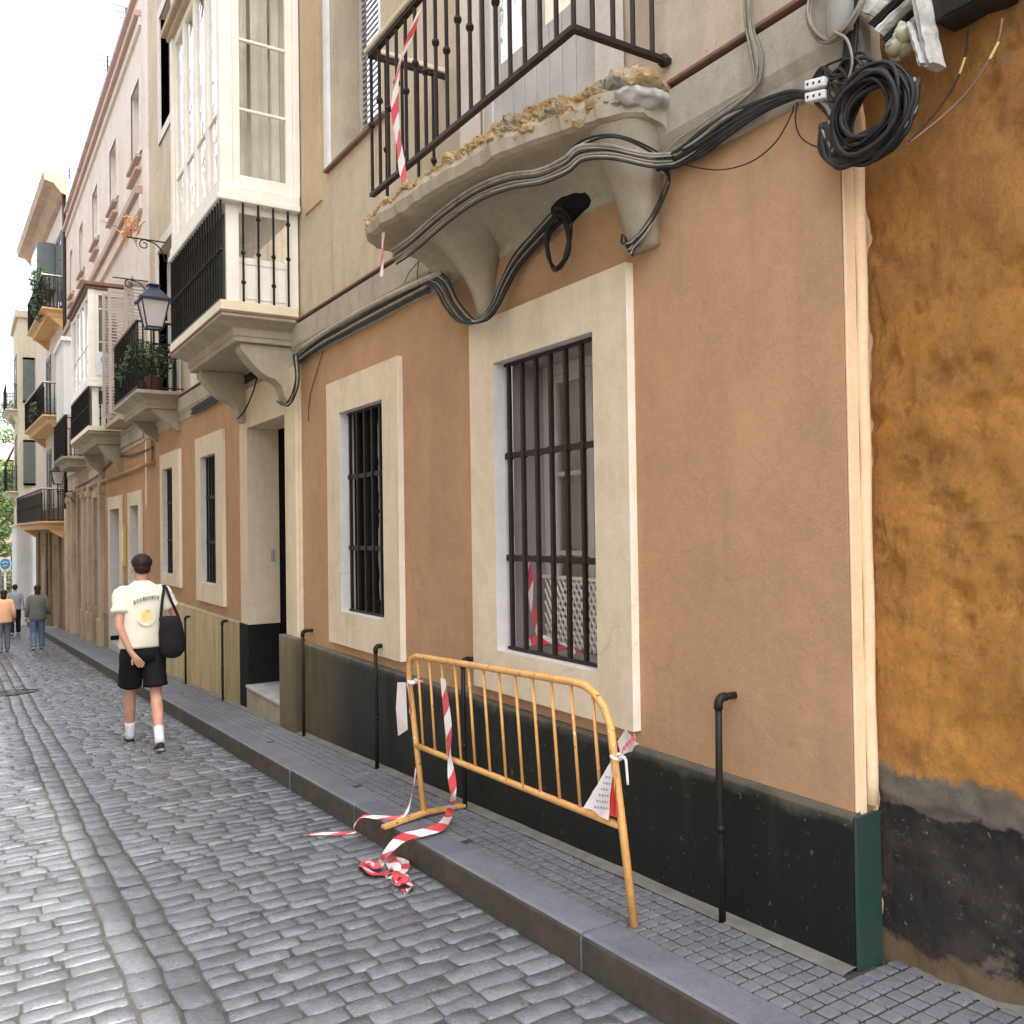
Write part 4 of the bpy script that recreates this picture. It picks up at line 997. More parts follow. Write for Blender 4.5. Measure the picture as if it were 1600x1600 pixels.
# heavy bundle to the corner
L = [(1030, 262), (1062, 246), (1100, 222), (1140, 192), (1185, 168), (1230, 152), (1262, 150), (1292, 168), (1305, 200), (1315, 240)]
Xs = [2.585]*7+[2.58, 2.57, 2.56]
paths = []
for k in range(12):
    q = [(x_, y_+(k-5)*3.0*math.sin(math.pi*min(1, (i+.6)/6))) for i, (x_, y_) in enumerate(L)]
    paths.append(('cable_grey' if k in (2, 9) else 'cable', random.choice((.006, .008, .0105)), jit(pp(q, Xs), .009)))
bundle('cable_bundle', 'thick sagging bundle of black cables between the broken balcony and the building corner', 'cables', paths)
paths = []
for k in range(5):
    q = [(1025+k*2, 248), (1060, 232-k*3), (1100, 200-k*2), (1145, 168-k*2), (1178-k, 142), (1190-k*3, 118), (1190-k*3.5, 85), (1178-k*2.5, 50), (1176-k*3, 10), (1176-k*3, -60)]
    paths.append(('cable_green' if k in (0, 3) else 'cable_grey', .0055, jit(pp(q, 2.583), .004)))
bundle('cable_riser', 'grey green cables rising up the wall across the red moulding', 'cables', paths)
bundle('drooping_wire', 'thin wire drooping below the thick cable bundle over the tan wall', 'wire', [('cable', .0028, pp([(1062, 254), (1090, 262), (1130, 265), (1175, 252), (1212, 222), (1236, 180), (1240, 165)], 2.59))])
bundle('drooping_wire', 'short thin wire looping to the left side of the black cable coil', 'wire', [('cable', .0028, pp([(1246, 160), (1243, 190), (1252, 215), (1275, 229), (1305, 232)], 2.59))])
bundle('drooping_wire', 'thin wire hanging down beside the street door pilaster', 'wire', [('cable', .0035, pp([(505, 548), (495, 580), (486, 612), (482, 640), (482, 658)], 2.625))])
bundle('drooping_wire', 'thin loose wires across the cornice left of the broken balcony', 'wire', [('cable', .003, pp([(655, 405), (652, 430), (655, 445)], 2.57)), ('cable', .003, pp([(662, 400), (640, 425), (632, 442)], 2.57))])
# coils
def coil(name, label, c, ry, rz, turns, r_, mat, spread=.015, dx=.05, sag=0, tilt=0):
    mb = MB()
    for t in range(turns):
        a0 = random.random()*6; oy = random.gauss(0, spread); oz = random.gauss(0, spread)-sag*random.random(); rr_ = r_*random.uniform(.6, 1.35); k1 = random.uniform(.70, 1.05) if turns > 10 else random.uniform(.9, 1.05); xx = random.uniform(-dx, dx)
        pts = []
        for k in range(37):
            a = 2*math.pi*k/36; q = Vector((c[0]+xx+.008*math.sin(3*a+a0), c[1]+oy+ry*k1*math.cos(a), c[2]+oz+rz*k1*math.sin(a)*(1.0+.04*math.sin(2*a+a0)))); pts.append(q)
        mb.tube(pts, rr_, 6, cap=False)
    o = mb.build(name, mat, smooth=True); tag(o, label, 'cable coil'); return o
coil('cable_coil', 'large coil of black cables hanging at the corner above the pale corner strip', (2.545, 1.80, 2.955), .134, .142, 24, .0070, 'cable', .011, .045, .03)
bundle('cable_tail', 'slack black cables drooping from the bottom of the large coil', 'cables', [(('cable_grey' if k in (3, 9) else 'cable'), random.choice((.006, .008, .010)), jit([Vector((2.56, 2.01-k*.004, 2.98)), Vector((2.55, 1.995-k*.006, 2.88-k*.004+.02)), Vector((2.54, 1.93, 2.80+k*.007)), Vector((2.54, 1.80, 2.795+k*.007)), Vector((2.56, 1.70, 2.835+k*.006)), Vector((2.58, 1.655+k*.003, 2.92)), Vector((2.59, 1.67, 3.0))], .012)) for k in range(13)])
coil('cable_coil', 'grey cable coil tied above the white terminal block', (2.55, 1.93, 3.40), .115, .135, 5, .006, 'cable_grey', .007, .02)
coil('cable_coil', 'small black cable coil hanging between the corbels of the broken balcony', (2.56, 3.62, 3.045), .10, .145, 6, .0065, 'cable', .010, .02)
bundle('cable_bundle', 'black cables dropping from the coils down past the corner', 'cables', [(('cable' if k % 2 else 'iron'), .008, [(2.60, 1.86+k*.012, 3.9), (2.59, 1.87+k*.01, 3.5), (2.58, 1.88+k*.008, 3.25), (2.565, 1.90+k*.01, 3.05)]) for k in range(6)])
bundle('looped_wire', 'grey wire curving from the grey coil down to the black coil', 'wire', [('cable_grey', .005, [(2.53, 1.93, 3.27), (2.53, 1.88, 3.22), (2.53, 1.86, 3.14), (2.535, 1.88, 3.08)])])
bundle('cable_tangle', 'loose tangled black wires behind the terminal block beside the large coil', 'cables', [('cable', random.choice((.004, .005, .007)), jit([Vector((2.60, 2.12-k*.01, 3.14-k*.004)), Vector((2.585, 2.02, 3.16+random.uniform(-.05, .05))), Vector((2.57, 1.95, 3.10+random.uniform(-.08, .08))), Vector((2.55, 1.88+random.uniform(-.05, .05), 3.12+random.uniform(-.05, .05))), Vector((2.56, 1.80+random.uniform(-.06, .06), 3.05))], .015)) for k in range(9)])
# terminal block
T = thing('terminal_block', 'small white terminal block among the cables beside the corner', 'electrical box', (2.575, 2.03, 3.12))
mb = MB(); p0 = Vector((2.56, 2.035, 3.165))
for dz, wd in ((.0, .055), (-.045, .055)):
    mb.hexa([(2.545, 2.07, 3.135+dz), (2.60, 2.07, 3.135+dz), (2.60, 1.985, 3.115+dz), (2.545, 1.985, 3.115+dz), (2.545, 2.07, 3.168+dz), (2.60, 2.07, 3.168+dz), (2.60, 1.985, 3.148+dz), (2.545, 1.985, 3.148+dz)])
mb.build('housing', 'plastic_white', T, bevel=.004)
for k in range(3):
    for dz in (0, -.045): mb = MB(); mb.ball((2.545, 2.055-k*.025, 3.148+dz-k*.006), .005, .005, .005, 6, 4); mb.build('screw', 'iron', T)
# grey plastic pipe at the top of the corner
mb = MB(); mb.tube([(2.585, 1.935, 3.27), (2.585, 1.935, 4.2)], .052, 16); tag(mb.build('vent_pipe', 'pvc', smooth=True), 'pale grey plastic pipe rising behind the grey cable coil', 'pipe')
# broken cornice end with foam
K = thing('broken_cornice', 'broken white cornice end stuffed with foam above the black cable coil', 'rubble', (2.68, 1.80, 3.15))
mb = MB()
def shard(a, b_, w, t, Xa=2.62, Xb=2.66):
    q0 = PX(*a, Xa); q1 = PX(*b_, Xb); d = (q1-q0).normalized(); n_ = Vector((-1, 0, 0)); sd = d.cross(n_).normalized(); k = 10
    rings = []
    for i in range(k+1):
        c_ = q0.lerp(q1, i/k); ww = w*(.75+.5*noise.noise(c_*9)+.2); rings.append([c_+sd*ww*a_+n_*t*b2 for a_, b2 in ((-1, -1), (-1.1, 0), (-.9, 1), (-.2, 1.15), (.3, .8), (.9, 1.0), (1.1, .1), (.9, -1))])
    mb.loft(rings)
shard((1356, 22), (1402, -26), .030, .035, 2.60); shard((1378, 52), (1440, -8), .014, .03, 2.60)
shard((1392, 74), (1440, 28), .008, .025, 2.60)
shard((1438, -10), (1461, 106), .014, .035, 2.63, 2.63); shard((1426, 40), (1448, 104), .007, .03, 2.61, 2.61)
for k in range(14):
    t = random.random(); q = PX(1438+16*t+random.uniform(-5, 5), 66+36*t+random.uniform(-8, 8), 2.64); mb.ball(q, random.uniform(.006, .012), None, None, 6, 4)
for i, v in enumerate(mb.v): mb.v[i] = v+Vector((noise.noise(v*60), noise.noise(v*60+Vector((7, 0, 0))), noise.noise(v*60+Vector((0, 7, 0)))))*.004
mb.build('plaster', 'chunk', K)
sl2 = MB(); keep = mb; mb = sl2
shard((1366, 42), (1424, -16), .016, .02, 2.60); shard((1386, 66), (1432, 20), .013, .02, 2.60); shard((1440, 30), (1452, 96), .012, .02, 2.63, 2.63)
mb.build('dark_slot', 'dark_in', K)
mb = MB(); q = PX(1412, 62, 2.63)
for k in range(9): mb.ball(q+Vector((random.uniform(-.02, .02), random.uniform(-.05, .05), random.uniform(-.04, .04))), random.uniform(.018, .030), None, None, 10, 7)
for i, v in enumerate(mb.v): mb.v[i] = v+Vector((noise.noise(v*30), noise.noise(v*30+Vector((7, 0, 0))), noise.noise(v*30+Vector((0, 7, 0)))))*.012
mb.build('foam', 'foam', K, smooth=True)
# black cable box on the ochre wall
X_ = 2.70
T = thing('junction_box', 'black junction box high on the ochre wall with two wires hanging out', 'electrical box', (2.72, 1.55, 3.15))
mb = MB(); mb.hexa([(2.66, 1.655, 3.20), (2.80, 1.655, 3.20), (2.80, 1.44, 3.195), (2.66, 1.44, 3.195), (2.66, 1.665, 3.40), (2.80, 1.665, 3.40), (2.80, 1.44, 3.40), (2.66, 1.44, 3.40)]); mb.build('housing', 'cable', T, bevel=.012)
mb = MB(); mb.box(2.652, 2.66, 1.48, 1.62, 3.20, 3.38); mb.build('cover', 'iron', T, bevel=.004)
bundle('hanging_wire', 'thin brown wire with a yellow tie from the junction box to the coil, left one', 'wire', [('iron_brown', .0032, pp([(1512, 50), (1508, 88), (1495, 125), (1470, 165), (1440, 200), (1420, 222)], [2.72, 2.71, 2.70, 2.66, 2.6, 2.56])), ('yellow_tie', .0042, pp([(1508, 90), (1504, 102), (1499, 116)], [2.708, 2.706, 2.703]))])
bundle('hanging_wire', 'longer dark red wire with a yellow tie from the junction box to the coil', 'wire', [('redline', .0038, pp([(1566, 30), (1560, 62), (1545, 95), (1515, 140), (1475, 180), (1438, 210), (1415, 228)], [2.72, 2.71, 2.70, 2.68, 2.64, 2.58, 2.56])), ('yellow_tie', .005, pp([(1560, 66), (1553, 80), (1546, 93)], [2.71, 2.705, 2.70]))])
# cables near the bay
L = [(300, 640), (330, 622), (365, 598), (400, 578)]
bundle('cable_bundle', 'cables sagging under the cornice between the planted balcony and the bay', 'cables', [('cable', .01, jit(pp(L, 2.61, 0, -.02*k), .015)) for k in range(5)])
L = [(465, 555), (468, 590), (462, 620), (450, 634), (440, 628)]
bundle('cable_bundle', 'cables looping behind the right corbel of the glazed bay', 'cables', [('cable_grey' if k == 1 else 'cable', .008, jit(pp([(x_-k*2, y_) for x_, y_ in L], [2.58, 2.55, 2.53, 2.5, 2.5]), .008)) for k in range(4)])
bundle('cable_bundle', 'cable looping behind the left corbel of the glazed bay', 'cables', [('cable', .008, jit(pp([(402, 590), (395, 615), (383, 640), (372, 655)], [2.6, 2.56, 2.52, 2.5]), .006)) for k in range(3)])

# ================================================================== barrier
BR = thing('crowd_barrier', 'chipped yellow steel crowd barrier standing on the narrow pavement', 'barrier', (2.25, 3.7, gz(3.7)+PH))
mb = MB()
fa = Vector((2.255, 4.62, gz(4.62)+PH+.03)); ta = Vector((2.25, 4.78, .70)); na = Vector((2.235, 2.715, gz(2.7)+PH)); tb = Vector((2.25, 2.865, .78))
r_ = .017
path = [fa, fa.lerp(ta, .5), ta, (2.25, 4.78, .77), (2.25, 4.75, .825), (2.25, 4.68, .848)]+[(2.25, 4.68+(3.12-4.68)*t/10, .848+(.918-.848)*t/10) for t in range(1, 11)]+[(2.25, 3.03, .915), (2.25, 2.96, .888), (2.25, 2.905, .845), tb, tb.lerp(na, .5), na]
mb.tube(path, r_, 12); mb.build('frame', 'barrier', BR, smooth=True)
mb = MB(); lr0 = fa.lerp(ta, .47); lr1 = na.lerp(tb, .47); lr0 = Vector((2.25, lr0.y, .325)); lr1 = Vector((2.245, lr1.y, .385)); mb.tube([lr0.lerp(lr1, t/8) for t in range(9)], .0155, 12); mb.build('bottom_rail', 'barrier', BR, smooth=True)
for k in range(12):
    if k == 0: pass
    t = (k+.75)/12.3; y_ = 4.78+(2.90-4.78)*t; zt = .848+(.918-.848)*(4.68-y_)/1.56; zt = zt if y_ > 3.1 else zt-.004
    t2 = (y_-.06-lr0.y)/(lr1.y-lr0.y); pb_ = lr0.lerp(lr1, min(max(t2, .01), .99))
    mb = MB(); mb.tube([(2.25, y_, zt-.008), pb_+Vector((0, 0, .01))], .0075, 8); mb.build('baluster', 'barrier', BR, smooth=True)
mb = MB(); f0 = Vector((1.975, 4.56, gz(4.56)+PH+.002)); f1 = Vector((2.54, 4.66, gz(4.66)+PH+.002)); up = Vector((0, 0, .032)); dn = (f1-f0).normalized().cross(Vector((0, 0, 1)))*.022
mid = (f0+f1)/2+Vector((0, 0, .02))
for (a, b_) in ((f0, mid), (mid, f1)):
    mb.hexa([a-dn, a+dn, b_+dn, b_-dn, a-dn+up*.6, a+dn+up*.6, b_+dn+up*.6, b_-dn+up*.6])
mb.build('foot', 'barrier', BR, bevel=.003)

# ================================================================== tape
def ribbon(mb, pts, nrm, wd, n=5, pitch=.11, u0=0):
    """pts: centreline; nrm: list of width directions (interpolated)"""
    P = crv(pts, n)
    if nrm is None:
        ph = random.random()*6; Q = []
        for i in range(len(P)):
            tg = (P[min(i+1, len(P)-1)]-P[max(i-1, 0)]).normalized(); up_ = Vector((.55*math.sin(i*.5+ph), .45*math.cos(i*.37+ph), 1)).normalized(); q = tg.cross(up_)
            Q.append(q if q.length > .05 else Vector((0, 1, 0)))
    else: Q = crv([Vector(q)*1.0 for q in nrm], n)
    if mb.uv is None: mb.uv = []
    u = u0; b0 = len(mb.v)
    for i, p in enumerate(P):
        if i: u += (P[i]-P[i-1]).length/pitch/2
        q = Q[i].normalized()*wd/2; c_ = Vector((noise.noise(p*25), noise.noise(p*25+Vector((3, 0, 0))), noise.noise(p*25+Vector((0, 3, 0)))))*.004
        for s_, v_ in ((-1, 0), (0, .5), (1, 1)): mb.v.append(p+q*s_+(c_ if s_ == 0 else Vector((0, 0, 0)))); mb.uv.append((u, v_))
    for i in range(len(P)-1):
        a = b0+i*3; mb.f += [(a, a+1, a+4, a+3), (a+1, a+2, a+5, a+4)]
    return mb
X = Vector
def g_(x_, y_, h=.012): return PG(x_, y_, PH+h)
def gr(x_, y_, h=.02): return PG(x_, y_, h)
mb = MB()
p0 = PX(694, 1120, 2.235); 
ribbon(mb, [PX(692, 1060, 2.24), PX(700, 1130, 2.232), PX(702, 1175, 2.228), PX(706, 1215, 2.21), PX(708, 1245, 2.20), g_(703, 1268, .06), g_(690, 1290, .035), g_(660, 1301, .028), g_(634, 1307, .028), g_(617, 1318, .026), PG(602, 1338, PH-.03)+Vector((-.01, 0, 0)), gr(594, 1348, .04)],
       [X((0, -1, .0)), X((.2, -1, 0)), X((-.2, -1, .1)), X((.3, -1, 0)), X((0, -1, .2)), X((.1, -.95, -.2)), X((.1, -.9, -.35)), X((0, -.9, -.3)), X((.1, -.9, -.35)), X((.1, -.9, -.3)), X((-.1, -1, -.1)), X((-.1, -1, .0))], .062, 6)
ribbon(mb, [gr(594, 1348, .04), gr(588, 1358, .02), gr(574, 1347, .012), gr(570, 1354, .02), gr(584, 1364, .03), gr(604, 1366, .015), gr(618, 1358, .04), gr(612, 1346, .05), gr(626, 1344, .02), gr(632, 1356, .03), gr(622, 1366, .06), gr(630, 1378, .03), gr(642, 1384, .04), gr(640, 1392, .012), gr(630, 1388, .02)], None, .06, 6, u0=.3)
ribbon(mb, [gr(608, 1370, .05), gr(618, 1378, .03), gr(630, 1372, .05), gr(622, 1358, .02), gr(606, 1356, .03)], None, .06, 6, u0=.1)
tag(mb.build('barrier_tape', 'tape', smooth=True), 'red and white tape hanging from the barrier and crumpled over the kerb onto the setts', 'tape')
mb = MB()
ribbon(mb, [PX(650, 1200, 2.25), PX(644, 1240, 2.22), g_(636, 1268, .03), g_(622, 1277, .01), g_(590, 1277), g_(566, 1276, .01), PG(560, 1283, PH)+Vector((-.03, 0, -.03)), gr(556, 1300), gr(530, 1302), gr(485, 1303)],
       [X((0, 1, .1)), X((.3, 1, .1)), X((0, .7, .5)), X((.5, .5, .5)), X((.4, .2, .6)), X((.5, .5, .3)), X((.2, .9, .2)), X((.2, .9, .2)), X((.3, .4, .3)), X((.4, .4, .2))], .022, 6)
tag(mb.build('barrier_tape', 'tape', smooth=True), 'thin twisted strand of red and white tape trailing left from the barrier foot', 'tape')
# tag on the far post
T = thing('tape_knot', 'white and red tape tied round the far post of the barrier', 'tape', tuple(PX(640, 1065, 2.24)))
mb = MB()
a = PX(621, 1066, 2.235); b_ = PX(634, 1066, 2.235); c_ = PX(637, 1140, 2.22); d = PX(622, 1150, 2.22)
mb.uv = []; 
m_ = a.lerp(d, .5)+Vector((-.012, 0, 0)); m2 = b_.lerp(c_, .5)
for v in (a, b_, m2, m_, c_, d): mb.v.append(v); mb.uv.append((.1, .1))
mb.f = [(0, 1, 2, 3), (3, 2, 4, 5)]; mb.build('tail', 'tape_white', T)
mb = MB(); ribbon(mb, [PX(636, 1068, 2.232), PX(640, 1090, 2.228), PX(641, 1115, 2.23)], [X((0, 1, 0)), X((.3, 1, 0)), X((0, 1, 0))], .03, 5); mb.build('tail', 'tape', T)
mb = MB(); q = PX(645, 1066, 2.25); mb.tube([q+Vector((.024*math.cos(k*.7), .026*math.sin(k*.7), .004*math.sin(k*2))) for k in range(10)], .010, 6); mb.build('knot', 'tape_white', T, smooth=True)
mb = MB(); ribbon(mb, [PX(648, 1062, 2.23), PX(655, 1062, 2.225), PX(662, 1064, 2.23)], [X((0, 0, 1)), X((0, .3, 1)), X((0, 0, 1))], .018, 4); mb.build('tail', 'tape', T)
# printed film tied on the near post
T = thing('tied_notice', 'crumpled white film with faded print tied to the near post of the barrier', 'tape', tuple(PX(965, 1180, 2.24)))
def sheet(poly_px, Xd, nm, mt, sub=8):
    """bilinear patch through four pixel-measured corners, with folds"""
    P = [PX(x_, y_, xx) for (x_, y_), xx in zip(poly_px, Xd)]; mb = MB()
    for j in range(sub+1):
        for i in range(sub+1):
            u = i/sub; v = j/sub; p = P[0].lerp(P[1], u).lerp(P[3].lerp(P[2], u), v); p = p+Vector((-.010*math.sin(u*7+v*2)*v-.006*noise.noise(p*30), 0, .004*math.sin(u*9)*v)); mb.v.append(p)
    for j in range(sub):
        for i in range(sub): q = j*(sub+1)+i; mb.f.append((q, q+1, q+sub+2, q+sub+1))
    return mb.build(nm, mt, T, smooth=True), P
s1, Pn = sheet([(955, 1188), (960, 1190), (952, 1282), (914, 1262)], [2.235, 2.235, 2.215, 2.21], 'skirt', 'tape_white')
s2, _ = sheet([(957, 1192), (962, 1192), (966, 1278), (952, 1276)], [2.24, 2.24, 2.22, 2.225], 'skirt', 'tape_red')
s3, Pt = sheet([(965, 1158), (978, 1139), (1000, 1163), (972, 1182)], [2.235, 2.22, 2.215, 2.235], 'flap', 'tape_white')
mb = MB()   # faded grey print lines on the film
for k in range(6):
    v = .30+k*.11
    x0_ = 952-(952-918)*v*.95; x1_ = 955-2*v; yy = 1190+85*v
    xx = x0_+4
    while xx < x1_-3:
        l_ = random.uniform(1.5, 3.2); q0 = PX(xx, yy+(xx-x0_)*.12, 2.196); q1 = PX(xx+l_, yy+(xx+l_-x0_)*.12, 2.196); mb.quad(q0, q1, q1+Vector((0, 0, .009)), q0+Vector((0, 0, .009))); xx += l_+1.6
mb.build('print', 'ink_grey', s1)
mb = MB()
for k, (x_, y_) in enumerate(((972, 1172), (976, 1167), (980, 1162), (984, 1158), (988, 1154))):
    q0 = PX(x_, y_+5, 2.205); q1 = PX(x_+3, y_-7, 2.205); mb.tube([q0, q1], .0035, 4)
    mb.tube([q1, PX(x_+5, y_+1, 2.205)], .003, 4)
mb.build('print', 'ink_red', s3)
mb = MB(); q = PX(965, 1183, 2.24); mb.tube([q+Vector((.026*math.cos(k*.7), .028*math.sin(k*.7), .005*math.sin(k*2))) for k in range(10)], .008, 6); mb.tube(crv([PX(968, 1184, 2.22), PX(977, 1186, 2.215), PX(979, 1200, 2.215), PX(981, 1226, 2.22)], 5), .006, 6); mb.build('knot', 'tape_white', T, smooth=True)
# tape inside the big window
mb = MB()
ribbon(mb, [PX(822, 868, 2.68), PX(828, 900, 2.70), PX(830, 940, 2.72), PX(838, 975, 2.74), PX(843, 1000, 2.75), PX(850, 1012, 2.74)], [X((0, -1, .1)), X((.3, -1, 0)), X((0, -1, .3)), X((.2, -1, 0)), X((0, -1, -.2)), X((0, -1, .5))], .045, 6)
b1 = PX(850, 1010, 2.72); z_s = .905
ribbon(mb, [Vector((2.74, 4.25, z_s+.03)), Vector((2.72, 4.15, z_s+.05)), Vector((2.76, 4.05, z_s+.06)), Vector((2.74, 3.95, z_s+.03)), Vector((2.72, 3.85, z_s+.06)), Vector((2.75, 3.78, z_s+.02))], [X((0, .3, 1)), X((.5, 0, 1)), X((0, .6, .6)), X((.3, 0, 1)), X((0, 1, .3)), X((1, 0, .3))], .06, 6)
tag(mb.build('window_tape', 'tape', smooth=True), 'red and white tape knotted inside the bars of the largest window', 'tape')
# tape hanging from the broken balcony railing
mb = MB()
ribbon(mb, [PX(655, 15, 2.12), PX(640, 60, 2.12), PX(622, 110, 2.115), PX(617, 170, 2.11), PX(622, 215, 2.11), PX(628, 260, 2.11), PX(632, 295, 2.11), PX(620, 318, 2.15), PX(603, 312, 2.15)], [X((0, -1, .2)), X((.3, -1, 0)), X((0, -1, .3)), X((.3, -1, 0)), X((0, -1, .1)), X((.2, -1, 0)), X((0, -1, .2)), X((0, .2, 1)), X((0, .3, 1))], .065, 6)
ribbon(mb, [PX(603, 308, 2.12), PX(600, 340, 2.11), PX(598, 385, 2.10), PX(596, 432, 2.09)], [X((0, -1, 0)), X((.5, -1, 0)), X((0, -1, .3)), X((.3, -1, 0))], .032, 6)
ribbon(mb, [PX(634, 290, 2.12), PX(640, 312, 2.11), PX(632, 318, 2.12)], [X((0, -1, 0)), X((0, -1, .5)), X((0, 1, .3))], .05, 6)
tag(mb.build('barrier_tape', 'tape', smooth=True), 'red and white tape dangling from the iron railing of the broken balcony', 'tape')
mb = MB(); c0 = PG(492, 1141, PH)+Vector((0, 0, .03))
ribbon(mb, [c0+Vector((.05*math.cos(k*1.9), .06*math.sin(k*1.3), .02*math.sin(k*2.2)+.01)) for k in range(9)]+[c0+Vector((-.08, .05, 0)), c0+Vector((-.14, .08, -.015))], [X((math.sin(k), math.cos(k*1.3), .8)) for k in range(11)], .04, 5)
tag(mb.build('barrier_tape', 'tape', smooth=True), 'small crumpled ball of red and white tape at the wall foot by the street door', 'tape')
# ================================================================== pink house beyond
Bh = thing('pink_house', 'pink rendered house with enclosed white bay and worn orange ground floor, past the tan townhouse', 'building', (3.0, 22, gz(22)))
YA, YB = 15.92, 28.6
bd = [(16.45, 17.35, -1.2, 2.06), (18.65, 19.95, -1.2, 2.06), (21.9, 22.7, -1.2, 2.4), (25.2, 26.1, -1.2, 2.6)]
mb = MB(); panel(mb, W, YA, 20.9, -2, 3.2, bd[:2], .35); mb.build('ground_floor_wall', 'worn_orange', Bh)
mb = MB(); panel(mb, W, 20.9, YB, -2, 3.2, bd[2:], .3); mb.build('ground_floor_wall', 'worn_beige', Bh)
for k, (a, b_, z0, z1) in enumerate(bd):
    s_ = MB(); q = .26 if k < 2 else .16; frame_ring(s_, W-.045, W+.0, a-q, b_+q, -2, z1+q, q, wb=0); so = s_.build('door_surround', 'cream' if k < 2 else 'worn_beige', Bh, bevel=.01)
    if k < 2:
        s_ = MB(); s_.quad((W-.044, b_-.002, -.55), (W+.3, b_-.002, -.55), (W+.3, b_-.002, z1), (W-.044, b_-.002, z1)); s_.build('reveal', 'jamb', so)
        s_ = MB(); s_.quad((W-.044, b_-.003, -2), (W+.3, b_-.003, -2), (W+.3, b_-.003, -.55), (W-.044, b_-.003, -.55)); s_.build('reveal', 'dark_in', so)
        s_ = MB(); s_.box(W-.05, W+.3, a+.005, b_-.01, gz(a)+.05, gz(a)+PH+.12); s_.build('doorstep', 'marble', so)
    d_ = MB(); d_.box(W+.3, W+.34, a, b_, -2, z1); d_.build('door', 'dark_in' if k != 2 else 'bark', Bh)
mb = MB(); mb.extr([(W+.02, -2.3), (W-.03, -2.3), (W-.03, -.15), (W-.01, -.12), (W+.02, -.12)], 20.2, 25.0); mb.build('plinth', 'far_stone', Bh)
for yy in (21.2, 23.3, 24.4, 27.0, 28.2):
    s_ = MB(); s_.box(W-.10, W+.0, yy-.16, yy+.16, -.3, 2.75); s_.box(W-.13, W, yy-.2, yy+.2, 2.45, 2.6); s_.box(W-.14, W, yy-.2, yy+.2, -2.4, -.3); s_.build('pilaster', 'worn_beige', Bh, bevel=.012)
UHB = [(16.15, 17.0, 8.25, 9.45), (18.85, 19.75, 8.35, 9.45), (21.7, 22.6, 8.4, 9.5), (24.5, 25.3, 8.4, 9.5), (27.0, 27.7, 8.4, 9.5), (16.9, 17.6, 3.7, 6.2), (23.9, 24.9, 3.6, 6.0), (26.6, 27.5, 4.2, 6.2)]
mb = MB(); panel(mb, W+.005, YA, YB, 3.2, 11.0, UHB, .2); mb.quad((W, YA, 3.2), (6, YA, 3.2), (6, YA, 11), (W, YA, 11)); mb.quad((W, YB, -2), (6, YB, -2), (6, YB, 11), (W, YB, 11)); mb.quad((W, YA, 11), (6, YA, 11), (6, YB, 11), (W, YB, 11))
mb.build('upper_wall', 'pink', Bh)
for (a, b_, z0, z1) in UHB:
    s_ = MB(); panel(s_, W-.022, a-.17, b_+.17, z0-.12, z1+.2, [(a, b_, z0, z1)]); s_.quad((W-.022, a-.17, z0-.12), (W+.01, a-.17, z0-.12), (W+.01, a-.17, z1+.2), (W-.022, a-.17, z1+.2)); s_.build('window_surround', 'pinkpale', Bh)
    casement(Bh, W+.13, a, b_, z0, z1, 'wood_leaf', 'glass', 2, (.5,), .06)
    d_ = MB(); d_.quad((W+.4, a, z0), (W+.4, b_, z0), (W+.4, b_, z1), (W+.4, a, z1)); d_.build('room', 'dark_in', Bh)
    if z0 > 8:
        for dz in (-.2, -.42):
            s_ = MB(); s_.box(W-.09, W, a-.05, b_+.15, z0+dz, z0+dz+.05); s_.build('window_sill', 'rose', Bh)
for (z0, z1, d, mt) in ((3.12, 3.2, .02, 'worn_beige'), (3.2, 3.44, .05, 'band'), (3.44, 3.5, .07, 'rose'), (7.1, 7.35, .06, 'pink'), (7.35, 7.5, .13, 'rose'), (10.25, 10.4, .05, 'pink'), (10.4, 10.52, .12, 'rose'), (10.95, 11.05, .08, 'rose')):
    s_ = MB(); s_.box(W-d, W+.02, YA+.01, YB, z0+.001, z1); s_.build('string_course', mt, Bh, bevel=.01)
bay2 = bay(Bh, 18.2, 21.3, 2.03, 3.52, 4.45, 6.2, 'glass_wavy', 'red', 4, nbar=20)
# faded lettering on the opaque lower light of the bay
mb = MB(); mb.box(2.16, 2.56, 18.205, 18.215, 4.57, 5.02); mb.build('opaque_panel', 'sign_white', bay2)
mb = MB()
mb.tube([(2.30+.055*math.cos(a), 18.20, 4.88+.055*math.sin(a)) for a in [R(40+k*27) for k in range(11)]], .008, 5); mb.tube([(2.32, 18.20, 4.86), (2.36, 18.20, 4.85)], .007, 5)
mb.tube([(2.405, 18.20, 4.84), (2.41, 18.20, 4.70)], .009, 5); mb.tube([(2.40, 18.20, 4.88), (2.44, 18.20, 4.885)], .007, 5); mb.build('lettering', 'ink_grey', bay2)
bal3 = open_balcony(Bh, 23.7, 26.2, 2.08, 3.45, .95, nb=20, corb=False)
mb = MB(); mb.box(2.10, 2.12, 23.75, 26.15, 3.5, 4.3); mb.build('reed_screen', 'iron', bal3)
mb = MB(); mb.box(2.12, W, 24.0, 24.05, 4.5, 6.3); mb.box(2.12, 2.16, 24.05, 26.0, 4.5, 6.3); mb.box(2.06, W, 23.9, 26.1, 6.3, 6.4); mb.build('bay_frame', 'far_white', bal3)
for (Y_, x0, x1, z0, z1) in ((15.6, 2.28, 2.62, 3.7, 5.75), (16.85, 2.2, 2.62, 3.7, 5.9), (17.65, 2.2, 2.62, 3.7, 6.0)): shutter(Bh if Y_ > 15.9 else A, x0, x1, Y_, z0, z1)
mb = MB(); mb.box(2.26, W, 16.2, 17.9, 3.52, 3.6); mb.build('balcony', 'worn_beige', Bh)
